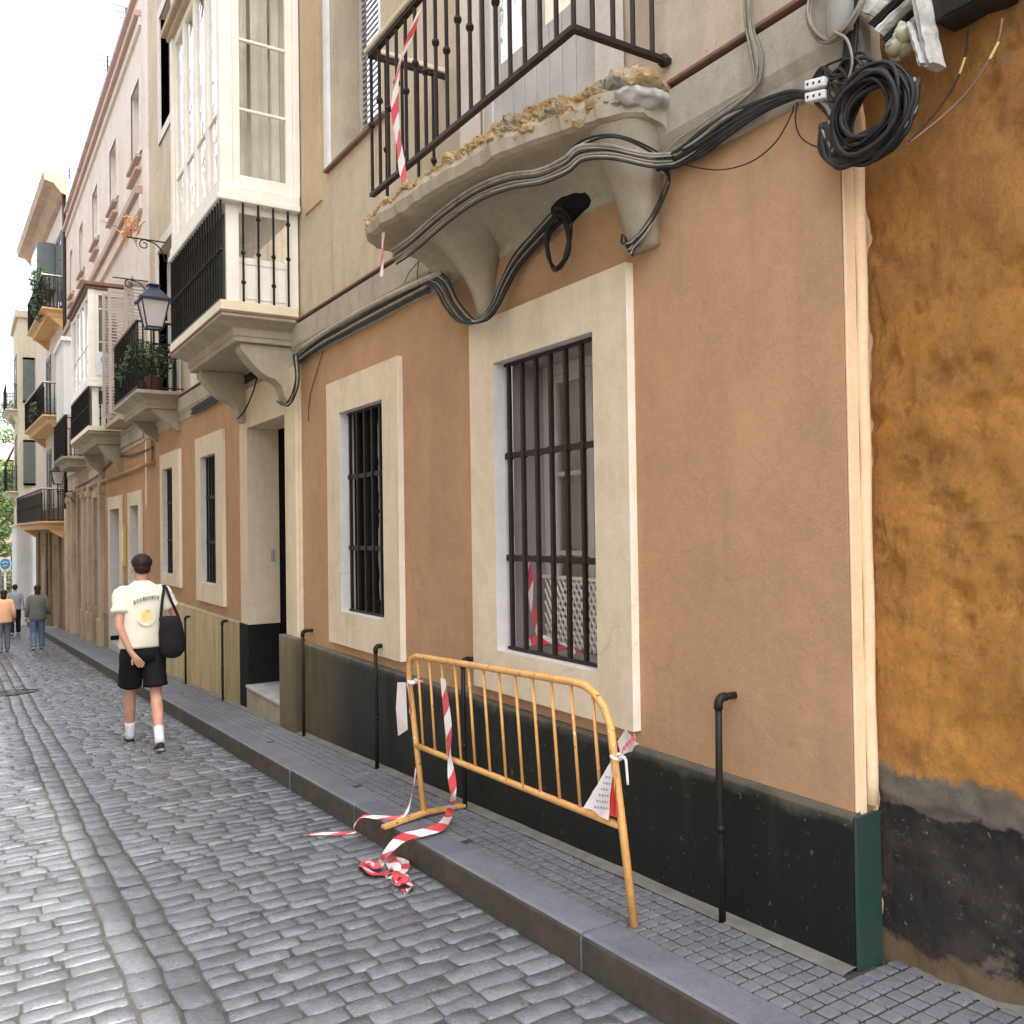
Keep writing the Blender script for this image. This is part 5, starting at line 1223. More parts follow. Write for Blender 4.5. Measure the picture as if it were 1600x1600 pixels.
# conduits and wall pieces on its ground floor
bundle('cable_bundle', 'bundle of tan painted conduits sloping along the worn orange wall', 'cables', [('worn_orange', .035, pp([(238, 722), (205, 735), (170, 748), (135, 762), (112, 770)], 2.58)), ('iron_brown', .02, pp([(238, 700), (205, 712), (180, 716), (150, 745), (118, 762)], 2.60)), ('worn_orange', .03, pp([(236, 640), (237, 690), (236, 722)], 2.60))])
T = thing('wall_plaque', 'narrow brass plaque between the two white doorways', 'plaque', tuple(PX(196, 858, W-.02)))
mb = MB(); p = PX(196, 835, W); mb.box(W-.05, W+.0, p.y-.12, p.y+.12, .95, 1.75); mb.build('plate', 'yellow_tie', T, bevel=.01)
mb = MB(); mb.box(W-.058, W-.05, p.y-.06, p.y+.06, 1.05, 1.65); mb.build('label', 'tile_edge', T)

# ================================================================== house with orange balconies
Ch = thing('balcony_house', 'farther house with three orange based iron balconies and a yellow cornice end', 'building', (W, 28.65, gz(28.65)))
Ch.rotation_euler = (0, 0, R(1.9))
mb = MB(); panel(mb, W-.01, 28.65, 37.5, -2.6, 2.4, [(31, 32.2, -2.6, 1.2), (34.6, 35.6, -2.6, 1.2)], .3); mb.build('ground_floor_wall', 'far_stone', Ch)
mb = MB(); hc = [(29.7, 31.0, z, z+2.4) for z in (2.0, 5.1, 8.4)]+[(32.6, 33.8, z, z+2.4) for z in (2.0, 5.1, 8.4)]; panel(mb, W, 28.65, 37.5, 2.4, 12.0, [h for h in hc if h[2] > 2.4], .2); mb.quad((W, 28.65, 2.4), (8, 28.65, 2.4), (8, 28.65, 12), (W, 28.65, 12)); mb.quad((W, 28.65, 12), (8, 28.65, 12), (8, 37.5, 12), (W, 37.5, 12)); mb.build('upper_wall', 'pinkpale', Ch)
for (a, b_, z0, z1) in hc:
    if z0 < 2.4: z0 = 2.0
    casement(Ch, W-.03, a, b_, z0, z1, 'teal_shutter', 'glass', 2, (.35, .68), .08)
    s_ = MB(); s_.quad((W+.12, a, z0), (W+.12, b_, z0), (W+.12, b_, z1), (W+.12, a, z1)); s_.build('curtain', 'curtain', Ch)
for zs, y1 in ((1.95, 37.0), (5.08, 34.6), (8.25, 33.4)):
    bo = open_balcony(Ch, 29.1, y1, 1.98 if zs < 2 else 2.05, zs, .95, 'orange_stone', 'iron', 26, railcap='far_white')
    if zs < 9:
        s_ = MB(); s_.box(2.0 if zs < 2 else 2.07, 2.03 if zs < 2 else 2.10, 29.3, y1-.1, zs+.03, zs+.85); s_.build('reed_screen', 'iron', bo)
s_ = MB(); s_.box(2.12, W, 31.2, 32.8, 9.3, 10.8); s_.build('closed_bay', 'teal_shutter', Ch, bevel=.05)
s_ = MB(); s_.box(2.10, 2.12, 31.3, 32.7, 9.5, 10.6); s_.build('pane', 'glass_wavy', Ch)
s_ = MB(); s_.extr([(W, 11.55), (W-.12, 11.6), (W-.32, 11.85), (W-.55, 11.9), (W-.6, 12.15), (W, 12.15)], 28.75, 37.4); s_.build('cornice', 'worn_beige', Ch)
s_ = MB(); s_.extr([(W, 11.54), (W-.13, 11.59), (W-.33, 11.84), (W-.56, 11.89), (W-.61, 12.16), (W, 12.16)], 28.70, 28.745); s_.build('cornice_end', 'orange_stone', Ch)
for (za, zb) in ((-2.5, 2.3), (2.3, 11.9)):
    s_ = MB(); s_.tube([(W-.05, 28.85, za), (W-.05, 28.85, zb)], .05, 8); s_.build('downpipe', 'iron_brown' if za > 0 else 'worn_beige', Ch, smooth=True)
for yy in (29.4, 30.4, 32.8, 33.8, 36.2):
    s_ = MB(); s_.box(W-.09, W-.01, yy-.12, yy+.12, -2.4, 1.6); s_.build('pilaster', 'far_stone', Ch, bevel=.02)
s_ = MB(); s_.box(W-.14, W-.01, 33.0, 33.5, -.55, .35); s_.build('electrical_cabinet', 'terracotta', Ch, bevel=.02)
# white house closing the row
Dh = thing('white_house', 'white walled house at the far end of the row beside the tree', 'building', (2.5, 39, gz(39)))
mb = MB(); mb.box(1.72, 7, 37.6, 41.5, -3, 1.9); mb.build('wall', 'far_white', Dh)
mb = MB(); mb.box(1.80, 7, 37.62, 41.4, 1.9, 9.8); mb.build('upper_wall', 'far_cream', Dh)
for zs in (3.2, 6.3):
    bb = open_balcony(Dh, 38.0, 40.6, 1.42, zs, .95, 'far_cream', 'iron', 12, X=1.80)
    s_ = MB(); frame_ring(s_, 1.77, 1.80, 38.6, 39.8, zs, zs+2.2, .1); s_.build('window', 'teal_shutter', Dh); s_ = MB(); s_.quad((1.79, 38.65, zs), (1.79, 39.75, zs), (1.79, 39.75, zs+2.1), (1.79, 38.65, zs+2.1)); s_.build('pane', 'glass', Dh)
    s_ = MB(); frame_ring(s_, 1.95, 2.35, 37.585, 37.60, zs+.2, zs+1.9, .08); s_.build('window_surround', 'teal_shutter', Dh)
s_ = MB(); s_.box(1.66, 7, 37.55, 41.5, 1.85, 1.95); s_.box(1.7, 7, 37.5, 41.5, 9.7, 9.95); s_.build('string_course', 'far_cream', Dh)
# backdrop houses over the square
Eh = thing('square_house', 'shaded brown house across the square behind the tree', 'building', (3, 74, gz(60)))
mb = MB(); panel(mb, 0, -14, 16, -4, 7, [(a, a+1.1, z, z+1.9) for a in range(-12, 15, 3) for z in (-1.5, 2.0, 4.6)], .25)
for v in mb.v: v.x, v.y = v.y, 74-v.x*-1
mb.build('wall', 'far_stone', Eh)
mb = MB(); mb.box(-14, 16, 74.3, 74.4, -4, 6.8); mb.build('room', 'dark_in', Eh)
mb = MB(); mb.extx([(73.6, 7.0), (79, 9.0), (84, 7.0)], -14.3, 16.3); mb.build('roof', 'worn_beige', Eh)

# row on the other side of the street
def opposite(name, ya, yb, h, wm, label):
    o = thing(name, label, 'building', (-2.9, (ya+yb)/2, gz((ya+yb)/2)))
    holes = []; n = max(1, int((yb-ya-1)/2.6))
    for f in range(4):
        for k in range(n):
            y_ = ya+1.0+k*(yb-ya-1.2)/n; z_ = (.2, 3.9, 7.0, 10.2)[f]
            if z_+2.3 < h: holes.append((y_, y_+1.05, z_, z_+2.2))
    X_ = -2.75; mb = MB(); panel(mb, X_, ya, yb, -4, h, holes, -.2)
    for yy in (ya, yb): mb.quad((X_, yy, -4), (-9, yy, -4), (-9, yy, h), (X_, yy, h))
    mb.quad((X_, ya, h), (-9, ya, h), (-9, yb, h), (X_, yb, h)); mb.build('wall', wm, o)
    for hh in holes:
        f = casement(o, X_-.16, *hh, 'white_paint', 'glass', 2, (.5,), .07)
        for ch in f.children: pass
        s_ = MB(); panel(s_, X_+.03, hh[0]-.15, hh[1]+.15, hh[2]-.12, hh[3]+.15, [hh]); s_.build('window_surround', 'far_white', o)
        s_ = MB(); s_.quad((X_-.5, hh[0], hh[2]), (X_-.5, hh[1], hh[2]), (X_-.5, hh[1], hh[3]), (X_-.5, hh[0], hh[3])); s_.build('room', 'dark_in', o)
        if hh[2] > 3 and int(hh[0]) % 2 == 0:
            s_ = MB(); s_.box(X_, X_+.5, hh[0]-.3, hh[1]+.3, hh[2]-.18, hh[2]-.04)
            for k in range(12):
                yy = hh[0]-.28+k*(hh[1]-hh[0]+.56)/11; s_.tube([(X_+.47, yy, hh[2]-.04), (X_+.47, yy, hh[2]+.9)], .01, 4)
            s_.box(X_+.455, X_+.485, hh[0]-.3, hh[1]+.3, hh[2]+.9, hh[2]+.93); s_.build('balcony', 'iron', o)
    s_ = MB(); s_.box(X_, X_+.25, ya+.01, yb-.01, h-.25, h); s_.box(X_, X_+.12, ya+.01, yb-.01, 3.3, 3.5); s_.build('cornice', 'far_white', o)
opposite('cream_house', 1.0, 12.0, 12.0, 'far_cream', 'cream house across the street opposite the street door')
opposite('pale_house', 12.05, 24.0, 15.0, 'far_white', 'pale white house across the street, second along the left side')
opposite('rose_house', 24.05, 40.0, 14.0, 'pinkpale', 'pale pink house across the street, farthest along the left side')
mb = MB(); n_ = 0
mb.quad((-2.75, -3, gz(-3)+.1), (-2.3, -3, gz(-3)+.1), (-2.3, 60, gz(60)+.1), (-2.75, 60, gz(60)+.1)); mb.quad((-2.3, -3, gz(-3)+.1), (-2.3, -3, gz(-3)-.05), (-2.3, 60, gz(60)-.05), (-2.3, 60, gz(60)+.1))
tag(mb.build('opposite_pavement', 'earth', origin=(-2.5, 0, 0)), 'grey strip of pavement on the far side of the street', None, kind='structure')

# ================================================================== lanterns
def lantern(x, y, z, s, label, wallX=W):
    o = thing('wall_lantern', label, 'street lamp', (x, y, z-.28*s), 'wall lanterns along the street')
    def ring(hw, zz): return [Vector((x+a*hw, y+b*hw, zz)) for a, b in ((-1, -1), (1, -1), (1, 1), (-1, 1))]
    def T_(lo, hi, z0, z1, mb): mb.loft([ring(lo, z0), ring(hi, z1)])
    zb, zt = z, z+.36*s
    mb = MB(); T_(.095*s, .165*s, zb+.02*s, zt, mb); mb.build('glass_shade', 'opal', o)
    mb = MB()
    for (a, b_) in ((-1, -1), (1, -1), (1, 1), (-1, 1)):
        mb.tube([(x+a*.10*s, y+b_*.10*s, zb), (x+a*.172*s, y+b_*.172*s, zt)], .011*s, 6)
        mb.ball((x+a*.195*s, y+b_*.195*s, zt+.012*s), .018*s, None, .03*s, 6, 5)
    for hw, zz, t in ((.10*s, zb, .02*s), (.18*s, zt, .025*s)):
        q = .014*s
        mb.box(x-hw-q, x+hw+q, y-hw-q, y-hw+q, zz, zz+t); mb.box(x-hw-q, x+hw+q, y+hw-q, y+hw+q, zz, zz+t); mb.box(x-hw-q, x-hw+q, y-hw+q, y+hw-q, zz, zz+t); mb.box(x+hw-q, x+hw+q, y-hw+q, y+hw-q, zz, zz+t)
    mb.build('frame', 'lantern_metal', o)
    mb = MB(); mb.loft([ring(.20*s, zt+.026*s), ring(.165*s, zt+.06*s), ring(.11*s, zt+.13*s), ring(.07*s, zt+.18*s)]); mb.loft([ring(.055*s, zt+.18*s), ring(.055*s, zt+.205*s), ring(.085*s, zt+.225*s), ring(.045*s, zt+.25*s)]); mb.build('cap', 'lantern_metal', o)
    mb = MB(); zz = zb-.20*s
    mb.tube([(x, y, zb), (x, y, zz-.10*s)], .014*s, 8); mb.tube([(x-.04*s, y, zz), (wallX, y, zz)], .014*s, 8)
    mb.tube(crv([(x, y, zz-.08*s), (x+(wallX-x)*.35, y, zz-.10*s), (x+(wallX-x)*.7, y, zz-.22*s), (wallX, y, zz-.42*s)], 5), .012*s, 6)
    sp_ = [(x+.11*s+.06*s*(1-k/16)*math.cos(k*.6), y, zz+.08*s+.06*s*(1-k/16)*math.sin(k*.6)) for k in range(14)]; mb.tube(sp_, .009*s, 5)
    mb.tube([(wallX-.01, y, zz-.45*s), (wallX-.01, y, zz+.06*s)], .02*s, 6); mb.build('bracket', 'iron', o)
    return o
p = PY(240, 514, 11.6); lantern(p.x, 11.6, p.z, .92, 'largest of the wall lanterns, dark blue capped, hanging beside the glazed bay')
p = PY(90, 757, 26.5); lantern(p.x, 26.5, p.z, .92, 'middle distance wall lantern in front of the orange based balcony house')
p = PY(41, 808, 36); lantern(p.x, 36.0, p.z, .85, 'farthest and smallest wall lantern, near the white end wall')
# scroll brackets
for (yb_, x0, zz, lb) in ((13.0, 2.22, None, 'small iron scroll bracket high on the wall above the nearest lantern'), (14.6, 2.1, 0, 'thin iron scroll bracket behind the top of the nearest lantern')):
    p = PX(258, 379, W) if zz is None else PX(232, 440, W)
    mb = MB(); x1 = W; y_ = p.y; z_ = p.z
    mb.tube([(x1-.55, y_, z_), (x1, y_, z_)], .012, 6); mb.tube([(x1-.30+.075*math.cos(a)*(1-k/22), y_, z_-.08+.075*math.sin(a)*(1-k/22)) for k, a in enumerate([R(90+k*28) for k in range(15)])], .009, 5)
    mb.tube(crv([(x1-.28, y_, z_-.01), (x1-.15, y_, z_-.04), (x1-.05, y_, z_-.14), (x1, y_, z_-.30)], 5), .010, 6)
    tag(mb.build('scroll_bracket', 'iron'), lb, 'bracket')
# orange straw ornament on a wire
mb = MB(); p = PX(203, 360, 2.2); 
for k in range(46):
    a = random.random()*6.28; r_ = random.uniform(.12, .34); q = p+Vector((random.uniform(-.1, .1), random.uniform(-.35, .25), random.uniform(-.12, .12))); mb.tube([q, q+Vector((random.uniform(-.1, .1), r_*math.cos(a), r_*.6*math.sin(a)))], [.014, .004], 4)
tag(mb.build('straw_ornament', 'orange_decor'), 'spiky orange ornament strung over the street near the pink wall', 'decoration')
bundle('guy_wire', 'thin wire carrying the orange ornament', 'wire', [('cable', .006, [PX(158, 345, 2.2), PX(203, 360, 2.2), PX(228, 345, W)])])
# antennas
def antenna(px, py, X_, zt, label):
    p = PX(px, py, X_); mb = MB(); mb.tube([p-Vector((0, 0, zt)), p], .02, 5)
    for k in range(4): mb.tube([p+Vector((-.25+.05*k, 0, -.12*k)), p+Vector((.25-.05*k, 0, -.12*k))], .008, 4)
    tag(mb.build('antenna', 'iron'), label, 'antenna', None)
antenna(108, 262, 2.9, 2.2, 'tall thin roof antenna above the yellow cornice end')
antenna(168, 88, 3.0, 1.4, 'roof antenna on the parapet of the pink house, second from the right')
antenna(128, 240, 3.0, 1.5, 'roof antenna on the far end of the pink house roof')
antenna(197, 12, 3.0, .8, 'roof antenna at the near corner of the pink house')
mb = MB(); p = PX(183, 112, 3.1); mb.box(p.x-.1, p.x+1.6, p.y-.2, p.y+1.6, 10.98, p.z); tag(mb.build('chimney_block', 'far_cream', bevel=.03), 'cream rooftop block above the pink house', 'chimney')

# ================================================================== plants
def leaves(mb, c, rx, ry, rz, n, s, droop=0, shell=False):
    c = Vector(c)
    for _ in range(n):
        while True:
            d = Vector((random.uniform(-1, 1), random.uniform(-1, 1), random.uniform(-1, 1)))
            if d.length < 1: break
        if shell: d = d.normalized()*random.uniform(.55, 1)
        p = c+Vector((d.x*rx, d.y*ry, d.z*rz)); a = Vector((random.gauss(0, 1), random.gauss(0, 1), random.gauss(0, .6)-droop)).normalized(); b_ = a.cross(Vector((random.gauss(0, 1), random.gauss(0, 1), random.gauss(0, 1)))).normalized()
        l = s*random.uniform(.6, 1.3); w_ = l*.4; n0 = len(mb.v); t = min(1, max(0, .5+d.z*.35+random.uniform(-.35, .35)))
        mb.v += [p-a*l/2, p+b_*w_/2, p+a*l/2, p-b_*w_/2]; mb.t += [t]*4; mb.f.append((n0, n0+1, n0+2, n0+3))
def pot_plant(x, y, z, r_, h, label, n=260, droop=0):
    o = thing('potted_plant', label, 'plant', (x, y, z), 'potted plants crowding the planted balcony')
    mb = MB(); k = 14
    mb.loft([[(x+rr*math.cos(2*math.pi*i/k), y+rr*math.sin(2*math.pi*i/k), z+zz) for i in range(k)] for rr, zz in ((r_*.7, 0), (r_*.95, .15), (r_, .16), (r_, .19), (r_*.85, .19), (r_*.8, .15))]); mb.build('pot', 'terracotta', o, bevel=0)
    mb = MB()
    for k in range(9):
        a = k*.7; mb.tube(crv([(x, y, z+.15), (x+.03*math.cos(a), y+.03*math.sin(a), z+.15+h*.4), (x+r_*1.2*math.cos(a), y+r_*1.2*math.sin(a), z+.15+h*.8)], 3), .004, 4)
    mb.build('stem', 'bark', o)
    mb = MB(); leaves(mb, (x, y, z+.2+h*.5), r_*2.1, r_*2.3, h*.62, int(n*1.9), .07, droop); mb.build('foliage', 'leaf', o)
pot_plant(2.30, 13.15, 3.58, .13, .42, 'dark red potted plant at the near end of the planted balcony', 300)
pot_plant(2.22, 13.55, 3.58, .12, .55, 'tall leafy plant second from the near end of the planted balcony', 380)
pot_plant(2.25, 14.0, 3.58, .12, .45, 'bushy dark plant in the middle of the planted balcony', 380)
pot_plant(2.22, 14.45, 3.58, .12, .5, 'dark trailing plant at the far end of the planted balcony', 380, 1.0)
mb = MB(); leaves(mb, (2.02, 29.9, 9.2), .3, .8, .35, 500, .12, .5); leaves(mb, (2.0, 30.0, 8.5), .25, .7, .5, 400, .12, 1); mb_o = tag(mb.build('hanging_plant', 'leaf'), 'dark trailing plants spilling over the highest orange based balcony', 'plant')
mb = MB(); leaves(mb, (1.98, 31.5, 5.4), .2, 1.4, .35, 500, .1, 1); tag(mb.build('hanging_plant', 'leaf'), 'plants along the middle orange based balcony', 'plant')
# tree in the square
def tree(x, y, z, h, cr, n, label, seed):
    random.seed(seed)
    o = thing('street_tree', label, 'tree', (x, y, z))
    mb = MB(); tr = [(x, y, z), (x+.1, y, z+h*.25), (x-.1, y+.1, z+h*.5), (x, y, z+h*.8)]; mb.tube(crv(tr, 5), [.28-.012*i for i in range(16)], 10)
    tips = []
    for k in range(11):
        a = k*2.4; zz = z+h*(.35+.04*k); e = Vector((x+cr*.75*math.cos(a), y+cr*.75*math.sin(a), zz+h*.2)); mb.tube(crv([(x, y, zz), ((x+e.x)/2, (y+e.y)/2, zz+h*.07), e], 4), [.10-.008*i for i in range(9)], 6); tips.append(e)
    mb.build('trunk', 'bark', o, smooth=True)
    mb = MB()
    for k in range(60):
        e = random.choice(tips) if k % 2 else Vector((x, y, z+h*.7)); c_ = e+Vector((random.gauss(0, cr*.33), random.gauss(0, cr*.33), random.gauss(0, h*.11))); s_ = random.uniform(.4, .85); leaves(mb, c_, s_, s_, s_*.7, n//60, .17, 0, True)
    mb.build('crown', 'tree_leaf', o)
tree(1.3, 50, gz(50), 9.0, 3.0, 26000, 'tall light green tree filling the end of the street', 3)
tree(3.8, 56, gz(56), 7.6, 2.6, 12000, 'darker green tree partly behind the white end house', 5)
random.seed(11)
mb = MB(); leaves(mb, (2.0, 62, gz(60)+1.2), 5.0, 1.0, 1.4, 9000, .2, 0); tag(mb.build('hedge', 'leaf'), 'dark hedge across the square under the trees', 'hedge')

# ================================================================== street sign
p = PY(8, 886, 33.0)
T = thing('street_sign', 'round blue and white sign on a white post at the far left', 'sign', (p.x, 33.0, gz(33)))
mb = MB(); mb.tube([(p.x, 33.03, gz(33)), (p.x, 33.03, p.z)], .035, 8); mb.build('post', 'sign_white', T, smooth=True)
def disc(c, r_, t, nm, mt, sq=2.6):
    mb = MB(); k = 28
    def rg(y_, rr): return [(c[0]+rr*.85*abs(math.cos(a))**(2/sq)*(1 if math.cos(a) > 0 else -1), y_, c[2]+rr*abs(math.sin(a))**(2/sq)*(1 if math.sin(a) > 0 else -1)) for a in [2*math.pi*i/k for i in range(k)]]
    mb.loft([rg(c[1], r_), rg(c[1]+t, r_)]); return mb.build(nm, mt, T)
disc((p.x, 32.96, p.z+.1), .21, .02, 'sign_plate', 'sign_white'); disc((p.x, 32.952, p.z+.1), .17, .007, 'sign_face', 'sign_blue', 2)
mb = MB(); mb.tube([(p.x+.07*math.cos(a), 32.945, p.z+.10+.07*math.sin(a)) for a in [R(20+k*22) for k in range(8)]], .015, 5); mb.tube([(p.x-.06, 32.945, p.z+.03), (p.x+.05, 32.945, p.z+.05)], .015, 5); mb.build('sign_symbol', 'sign_white', T)

# ================================================================== people
def skin_mesh(verts, edges, root=0, sub=2):
    me = bpy.data.meshes.new('tmp'); me.from_pydata([v[0] for v in verts], edges, []); ob = bpy.data.objects.new('tmp', me); col.objects.link(ob)
    ob.modifiers.new('s', 'SKIN')
    for i, v in enumerate(verts):
        r_ = v[1]; me.skin_vertices[0].data[i].radius = r_ if isinstance(r_, tuple) else (r_, r_)
        me.skin_vertices[0].data[i].use_root = (i == root)
    sd = ob.modifiers.new('d', 'SUBSURF'); sd.levels = sub; sd.render_levels = sub
    dg = bpy.context.evaluated_depsgraph_get(); dg.update(); out = bpy.data.meshes.new_from_object(ob.evaluated_get(dg))
    bpy.data.objects.remove(ob); return out
def ell(c, rx, ry, n=24, tilt=0): return [Vector((c[0]+rx*math.cos(2*math.pi*i/n), c[1]+ry*math.sin(2*math.pi*i/n), c[2]+tilt*math.sin(2*math.pi*i/n))) for i in range(n)]
def limb(mb, pts, rs, n=14, wr=.004):
    b0 = len(mb.v); mb.tube(pts, rs, n)
    for i in range(b0, len(mb.v)): v = mb.v[i]; mb.v[i] = v+Vector((noise.noise(v*18), noise.noise(v*18+Vector((4, 0, 0))), 0))*wr
def human(loc, s, label, arms, legs, top, bottom, hair='hair', sleeve=.45, hem=.95, shorts=None, bulk=1.0, hairshape=None, turn=0, longhair=False, sock='sock', shoe='shoe', socks=True):
    root = thing('person', label, 'person', loc); root.scale = (s, s, s); root.rotation_euler = (0, 0, turn)
    V = []; E = []
    def a(p, r_, par=None): V.append((p, r_)); (E.append((par, len(V)-1)) if par is not None else None); return len(V)-1
    pel = a((0, 0, .97), (.135, .10)); wa = a((0, 0, 1.12), (.125, .09), pel); ch = a((0, 0, 1.32), (.155, .105), wa); uc = a((0, 0, 1.45), (.125, .085), ch)
    nb = a((0, .01, 1.54), .058, uc); nk = a((0, .02, 1.605), .054, nb); hd = a((0, .03, 1.69), (.074, .088), nk); ht = a((0, .025, 1.765), (.062, .075), hd)
    for side, (sh, el, wr, hn) in arms.items():
        i = a(sh, .058, uc); m_ = a(tuple((Vector(sh)+Vector(el))/2), .047, i); j = a(el, .038, m_); q = a(tuple(Vector(el).lerp(Vector(wr), .35)), .037, j); w_ = a(wr, .026, q)
        h_ = a(hn, (.034, .022), w_); d = (Vector(hn)-Vector(wr)).normalized(); sd = d.cross(Vector((0, 1, .2))).normalized()
        for k, (off, ln) in enumerate(((-.027, .065), (-.009, .078), (.009, .074), (.026, .058))):
            f0 = Vector(hn)+d*.02+sd*off; f1 = f0+d*ln*.5+Vector((0, .008, 0)); f2 = f1+(d+Vector((.4 if side == 'L' else 0, .25, 0))).normalized()*ln*.5
            x1 = a(tuple(f0), .0095, h_); x2 = a(tuple(f1), .009, x1); a(tuple(f2), .0075, x2)
        t0 = a(tuple(Vector(hn)-d*.02-sd*.035), .011, h_); a(tuple(Vector(hn)+d*.025-sd*.058), .009, t0)
    for side, (hp, kn, an, hl, to) in legs.items():
        i = a(hp, .088, pel); m_ = a(tuple((Vector(hp)+Vector(kn))/2), .074, i); j = a(kn, .055, m_); c_ = a(tuple(Vector(kn).lerp(Vector(an), .30)), .061, j); d_ = a(an, .034, c_); a(to, (.036, .026), d_)
    me = skin_mesh(V, E); me.name = 'body'
    bm = bmesh.new(); bm.from_mesh(me)
    for sx in (-1, 1): bmesh.ops.create_icosphere(bm, subdivisions=2, radius=1, matrix=Matrix.Translation((sx*.082, .02, 1.68)) @ Matrix.Diagonal((.011, .02, .032, 1)))
    bmesh.ops.create_icosphere(bm, subdivisions=2, radius=1, matrix=Matrix.Translation((0, .122, 1.672)) @ Matrix.Diagonal((.014, .018, .026, 1)))
    for sx in (-1, 1): bmesh.ops.create_icosphere(bm, subdivisions=2, radius=1, matrix=Matrix.Translation((sx*.03, .108, 1.70)) @ Matrix.Diagonal((.015, .010, .009, 1)))
    bmesh.ops.create_icosphere(bm, subdivisions=2, radius=1, matrix=Matrix.Translation((0, .112, 1.632)) @ Matrix.Diagonal((.026, .008, .007, 1)))
    bm.to_mesh(me); bm.free(); me.materials.clear(); me.materials.append(M['skin'])
    me.polygons.foreach_set('use_smooth', [True]*len(me.polygons)); ob = bpy.data.objects.new('body', me); col.objects.link(ob); ob.parent = root
    save = ORG[root]; ORG[root] = Vector((0, 0, 0))
    # hair
    mb = MB(); hs = hairshape or (.088, .100, .085, 1.735)
    mb.ball((0, .012, hs[3]), hs[0], hs[1], hs[2], 44, 30); mb.ball((0, -.008, hs[3]-.050), .074, .076, .070, 30, 18)
    if longhair: mb.ball((0, -.045, 1.62), .075, .05, .12, 16, 10)
    for i, v in enumerate(mb.v): mb.v[i] = v+Vector((noise.noise(v*45), noise.noise(v*45+Vector((4, 0, 0))), noise.noise(v*45+Vector((0, 4, 0)))))*.006+Vector((noise.noise(v*130), noise.noise(v*130+Vector((4, 0, 0))), noise.noise(v*130+Vector((0, 4, 0)))))*.006
    mb.build('hair', hair, root, smooth=True)
    # top
    mb = MB(); B = bulk
    rings = [((0, 0, hem), .205*B, .135*B), ((0, 0, hem+.02), .207*B, .137*B), ((0, .0, 1.08), .196*B, .130*B), ((0, 0, 1.2), .20*B, .134*B), ((0, 0, 1.32), .212*B, .138*B), ((0, -.005, 1.41), .222*B, .130), ((0, -.005, 1.465), .212*B, .118), ((0, -.003, 1.51), .165, .10), ((0, .0, 1.54), .112, .082), ((0, .005, 1.565), .078, .068), ((0, .008, 1.575), .070, .062)]
    b0 = len(mb.v); mb.loft([ell(*r_) for r_ in rings])
    for i in range(b0, len(mb.v)):
        v = mb.v[i]; k = max(0, 1-(v.z-hem)/.5); mb.v[i] = v+Vector((noise.noise(Vector((v.x*9, v.y*9, v.z*5))), noise.noise(Vector((v.x*9+7, v.y*9, v.z*5))), 0))*(.009+.020*k)+Vector((0, noise.noise(Vector((v.x*22, v.y*3, v.z*9+3)))*.010, 0))
    for side, (sh, el, wr, hn) in arms.items():
        sh_, el_, wr_ = Vector(sh), Vector(el), Vector(wr)
        if sleeve <= 1: e = sh_.lerp(el_, sleeve/.62*.62+.08); limb(mb, crv([sh_*Vector((.72, 1, 1)) if False else Vector((sh_.x*.7, sh_.y, sh_.z)), sh_, sh_.lerp(e, .5), e], 4), [.084, .082, .080, .078, .077, .076, .075, .075, .075, .076, .077, .078, .079], 16, .010)
        else: limb(mb, crv([Vector((sh_.x*.7, sh_.y, sh_.z)), sh_, el_, wr_], 5), [.085, .09, .09, .086, .082, .078, .074, .070, .067, .064, .062, .060, .058, .056, .054, .052], 14, .012)
    tp = mb.build('shirt' if sleeve <= 1 else 'jacket', top, root, smooth=True)
    # bottoms
    mb = MB(); mb.loft([ell(*r_) for r_ in (((0, 0, .82), .175, .125), ((0, 0, .90), .182, .132), ((0, 0, .98), .165, .118), ((0, 0, 1.03), .155, .108))])
    for side, (hp, kn, an, hl, to) in legs.items():
        h_, k_, an_ = Vector(hp), Vector(kn), Vector(an)
        if shorts: e = h_.lerp(k_, shorts); limb(mb, crv([h_+Vector((0, 0, .02)), h_.lerp(e, .5), e], 6), [.098, .105, .108, .11, .11, .108, .107, .106, .106, .107, .108, .108, .110], 18, .008)
        else: limb(mb, crv([h_, k_, k_.lerp(an_, .5), an_+Vector((0, 0, .01))], 6), [.100, .102, .10, .096, .092, .088, .085, .083, .082, .081, .08, .079, .078, .077, .076, .075, .074, .074, .074], 16, .008)
    mb.build('shorts' if shorts else 'trousers', bottom, root, smooth=True)
    for side, (hp, kn, an, hl, to) in legs.items():
        an_, hl_, to_ = Vector(an), Vector(hl), Vector(to)
        if socks:
            mb = MB(); up = (Vector(kn)-an_).normalized(); mb.tube([an_+up*.13, an_+up*.08, an_, an_-up*.03+Vector((0, .0, -.01))], [.046, .045, .044, .048], 12); mb.build('sock', sock, root, smooth=True)
        mb = MB(); d = (to_-hl_); L_ = d.length; d.normalize(); sdv = d.cross(Vector((0, 0, 1))).normalized(); u_ = sdv.cross(d)
        rings = []
        for t, w_, hh in ((-.12, .022, .03), (-.05, .034, .055), (.1, .038, .062), (.35, .038, .058), (.6, .044, .045), (.85, .046, .036), (1.05, .036, .028), (1.14, .015, .015)):
            c_ = hl_+d*(L_*t); rings.append([c_+sdv*(w_*math.cos(q))+u_*(max(0, math.sin(q))*hh) for q in [2*math.pi*k/12 for k in range(12)]])
        mb.loft(rings); so = mb.build('shoe', shoe, root, smooth=True)
        mb = MB(); mb.loft([[p_-u_*.022 if k_ else p_ for p_ in [hl_+d*(L_*t)+sdv*w_*1.06 for t, w_ in ((-.14, .02), (.1, .038), (.6, .046), (1.1, .034))]+[hl_+d*(L_*t)-sdv*w_*1.06 for t, w_ in ((1.1, .034), (.6, .046), (.1, .038), (-.14, .02))]] for k_ in (0, 1)]); mb.build('sole', 'sole' if shoe == 'shoe' else 'sock', so)
    ORG[root] = save
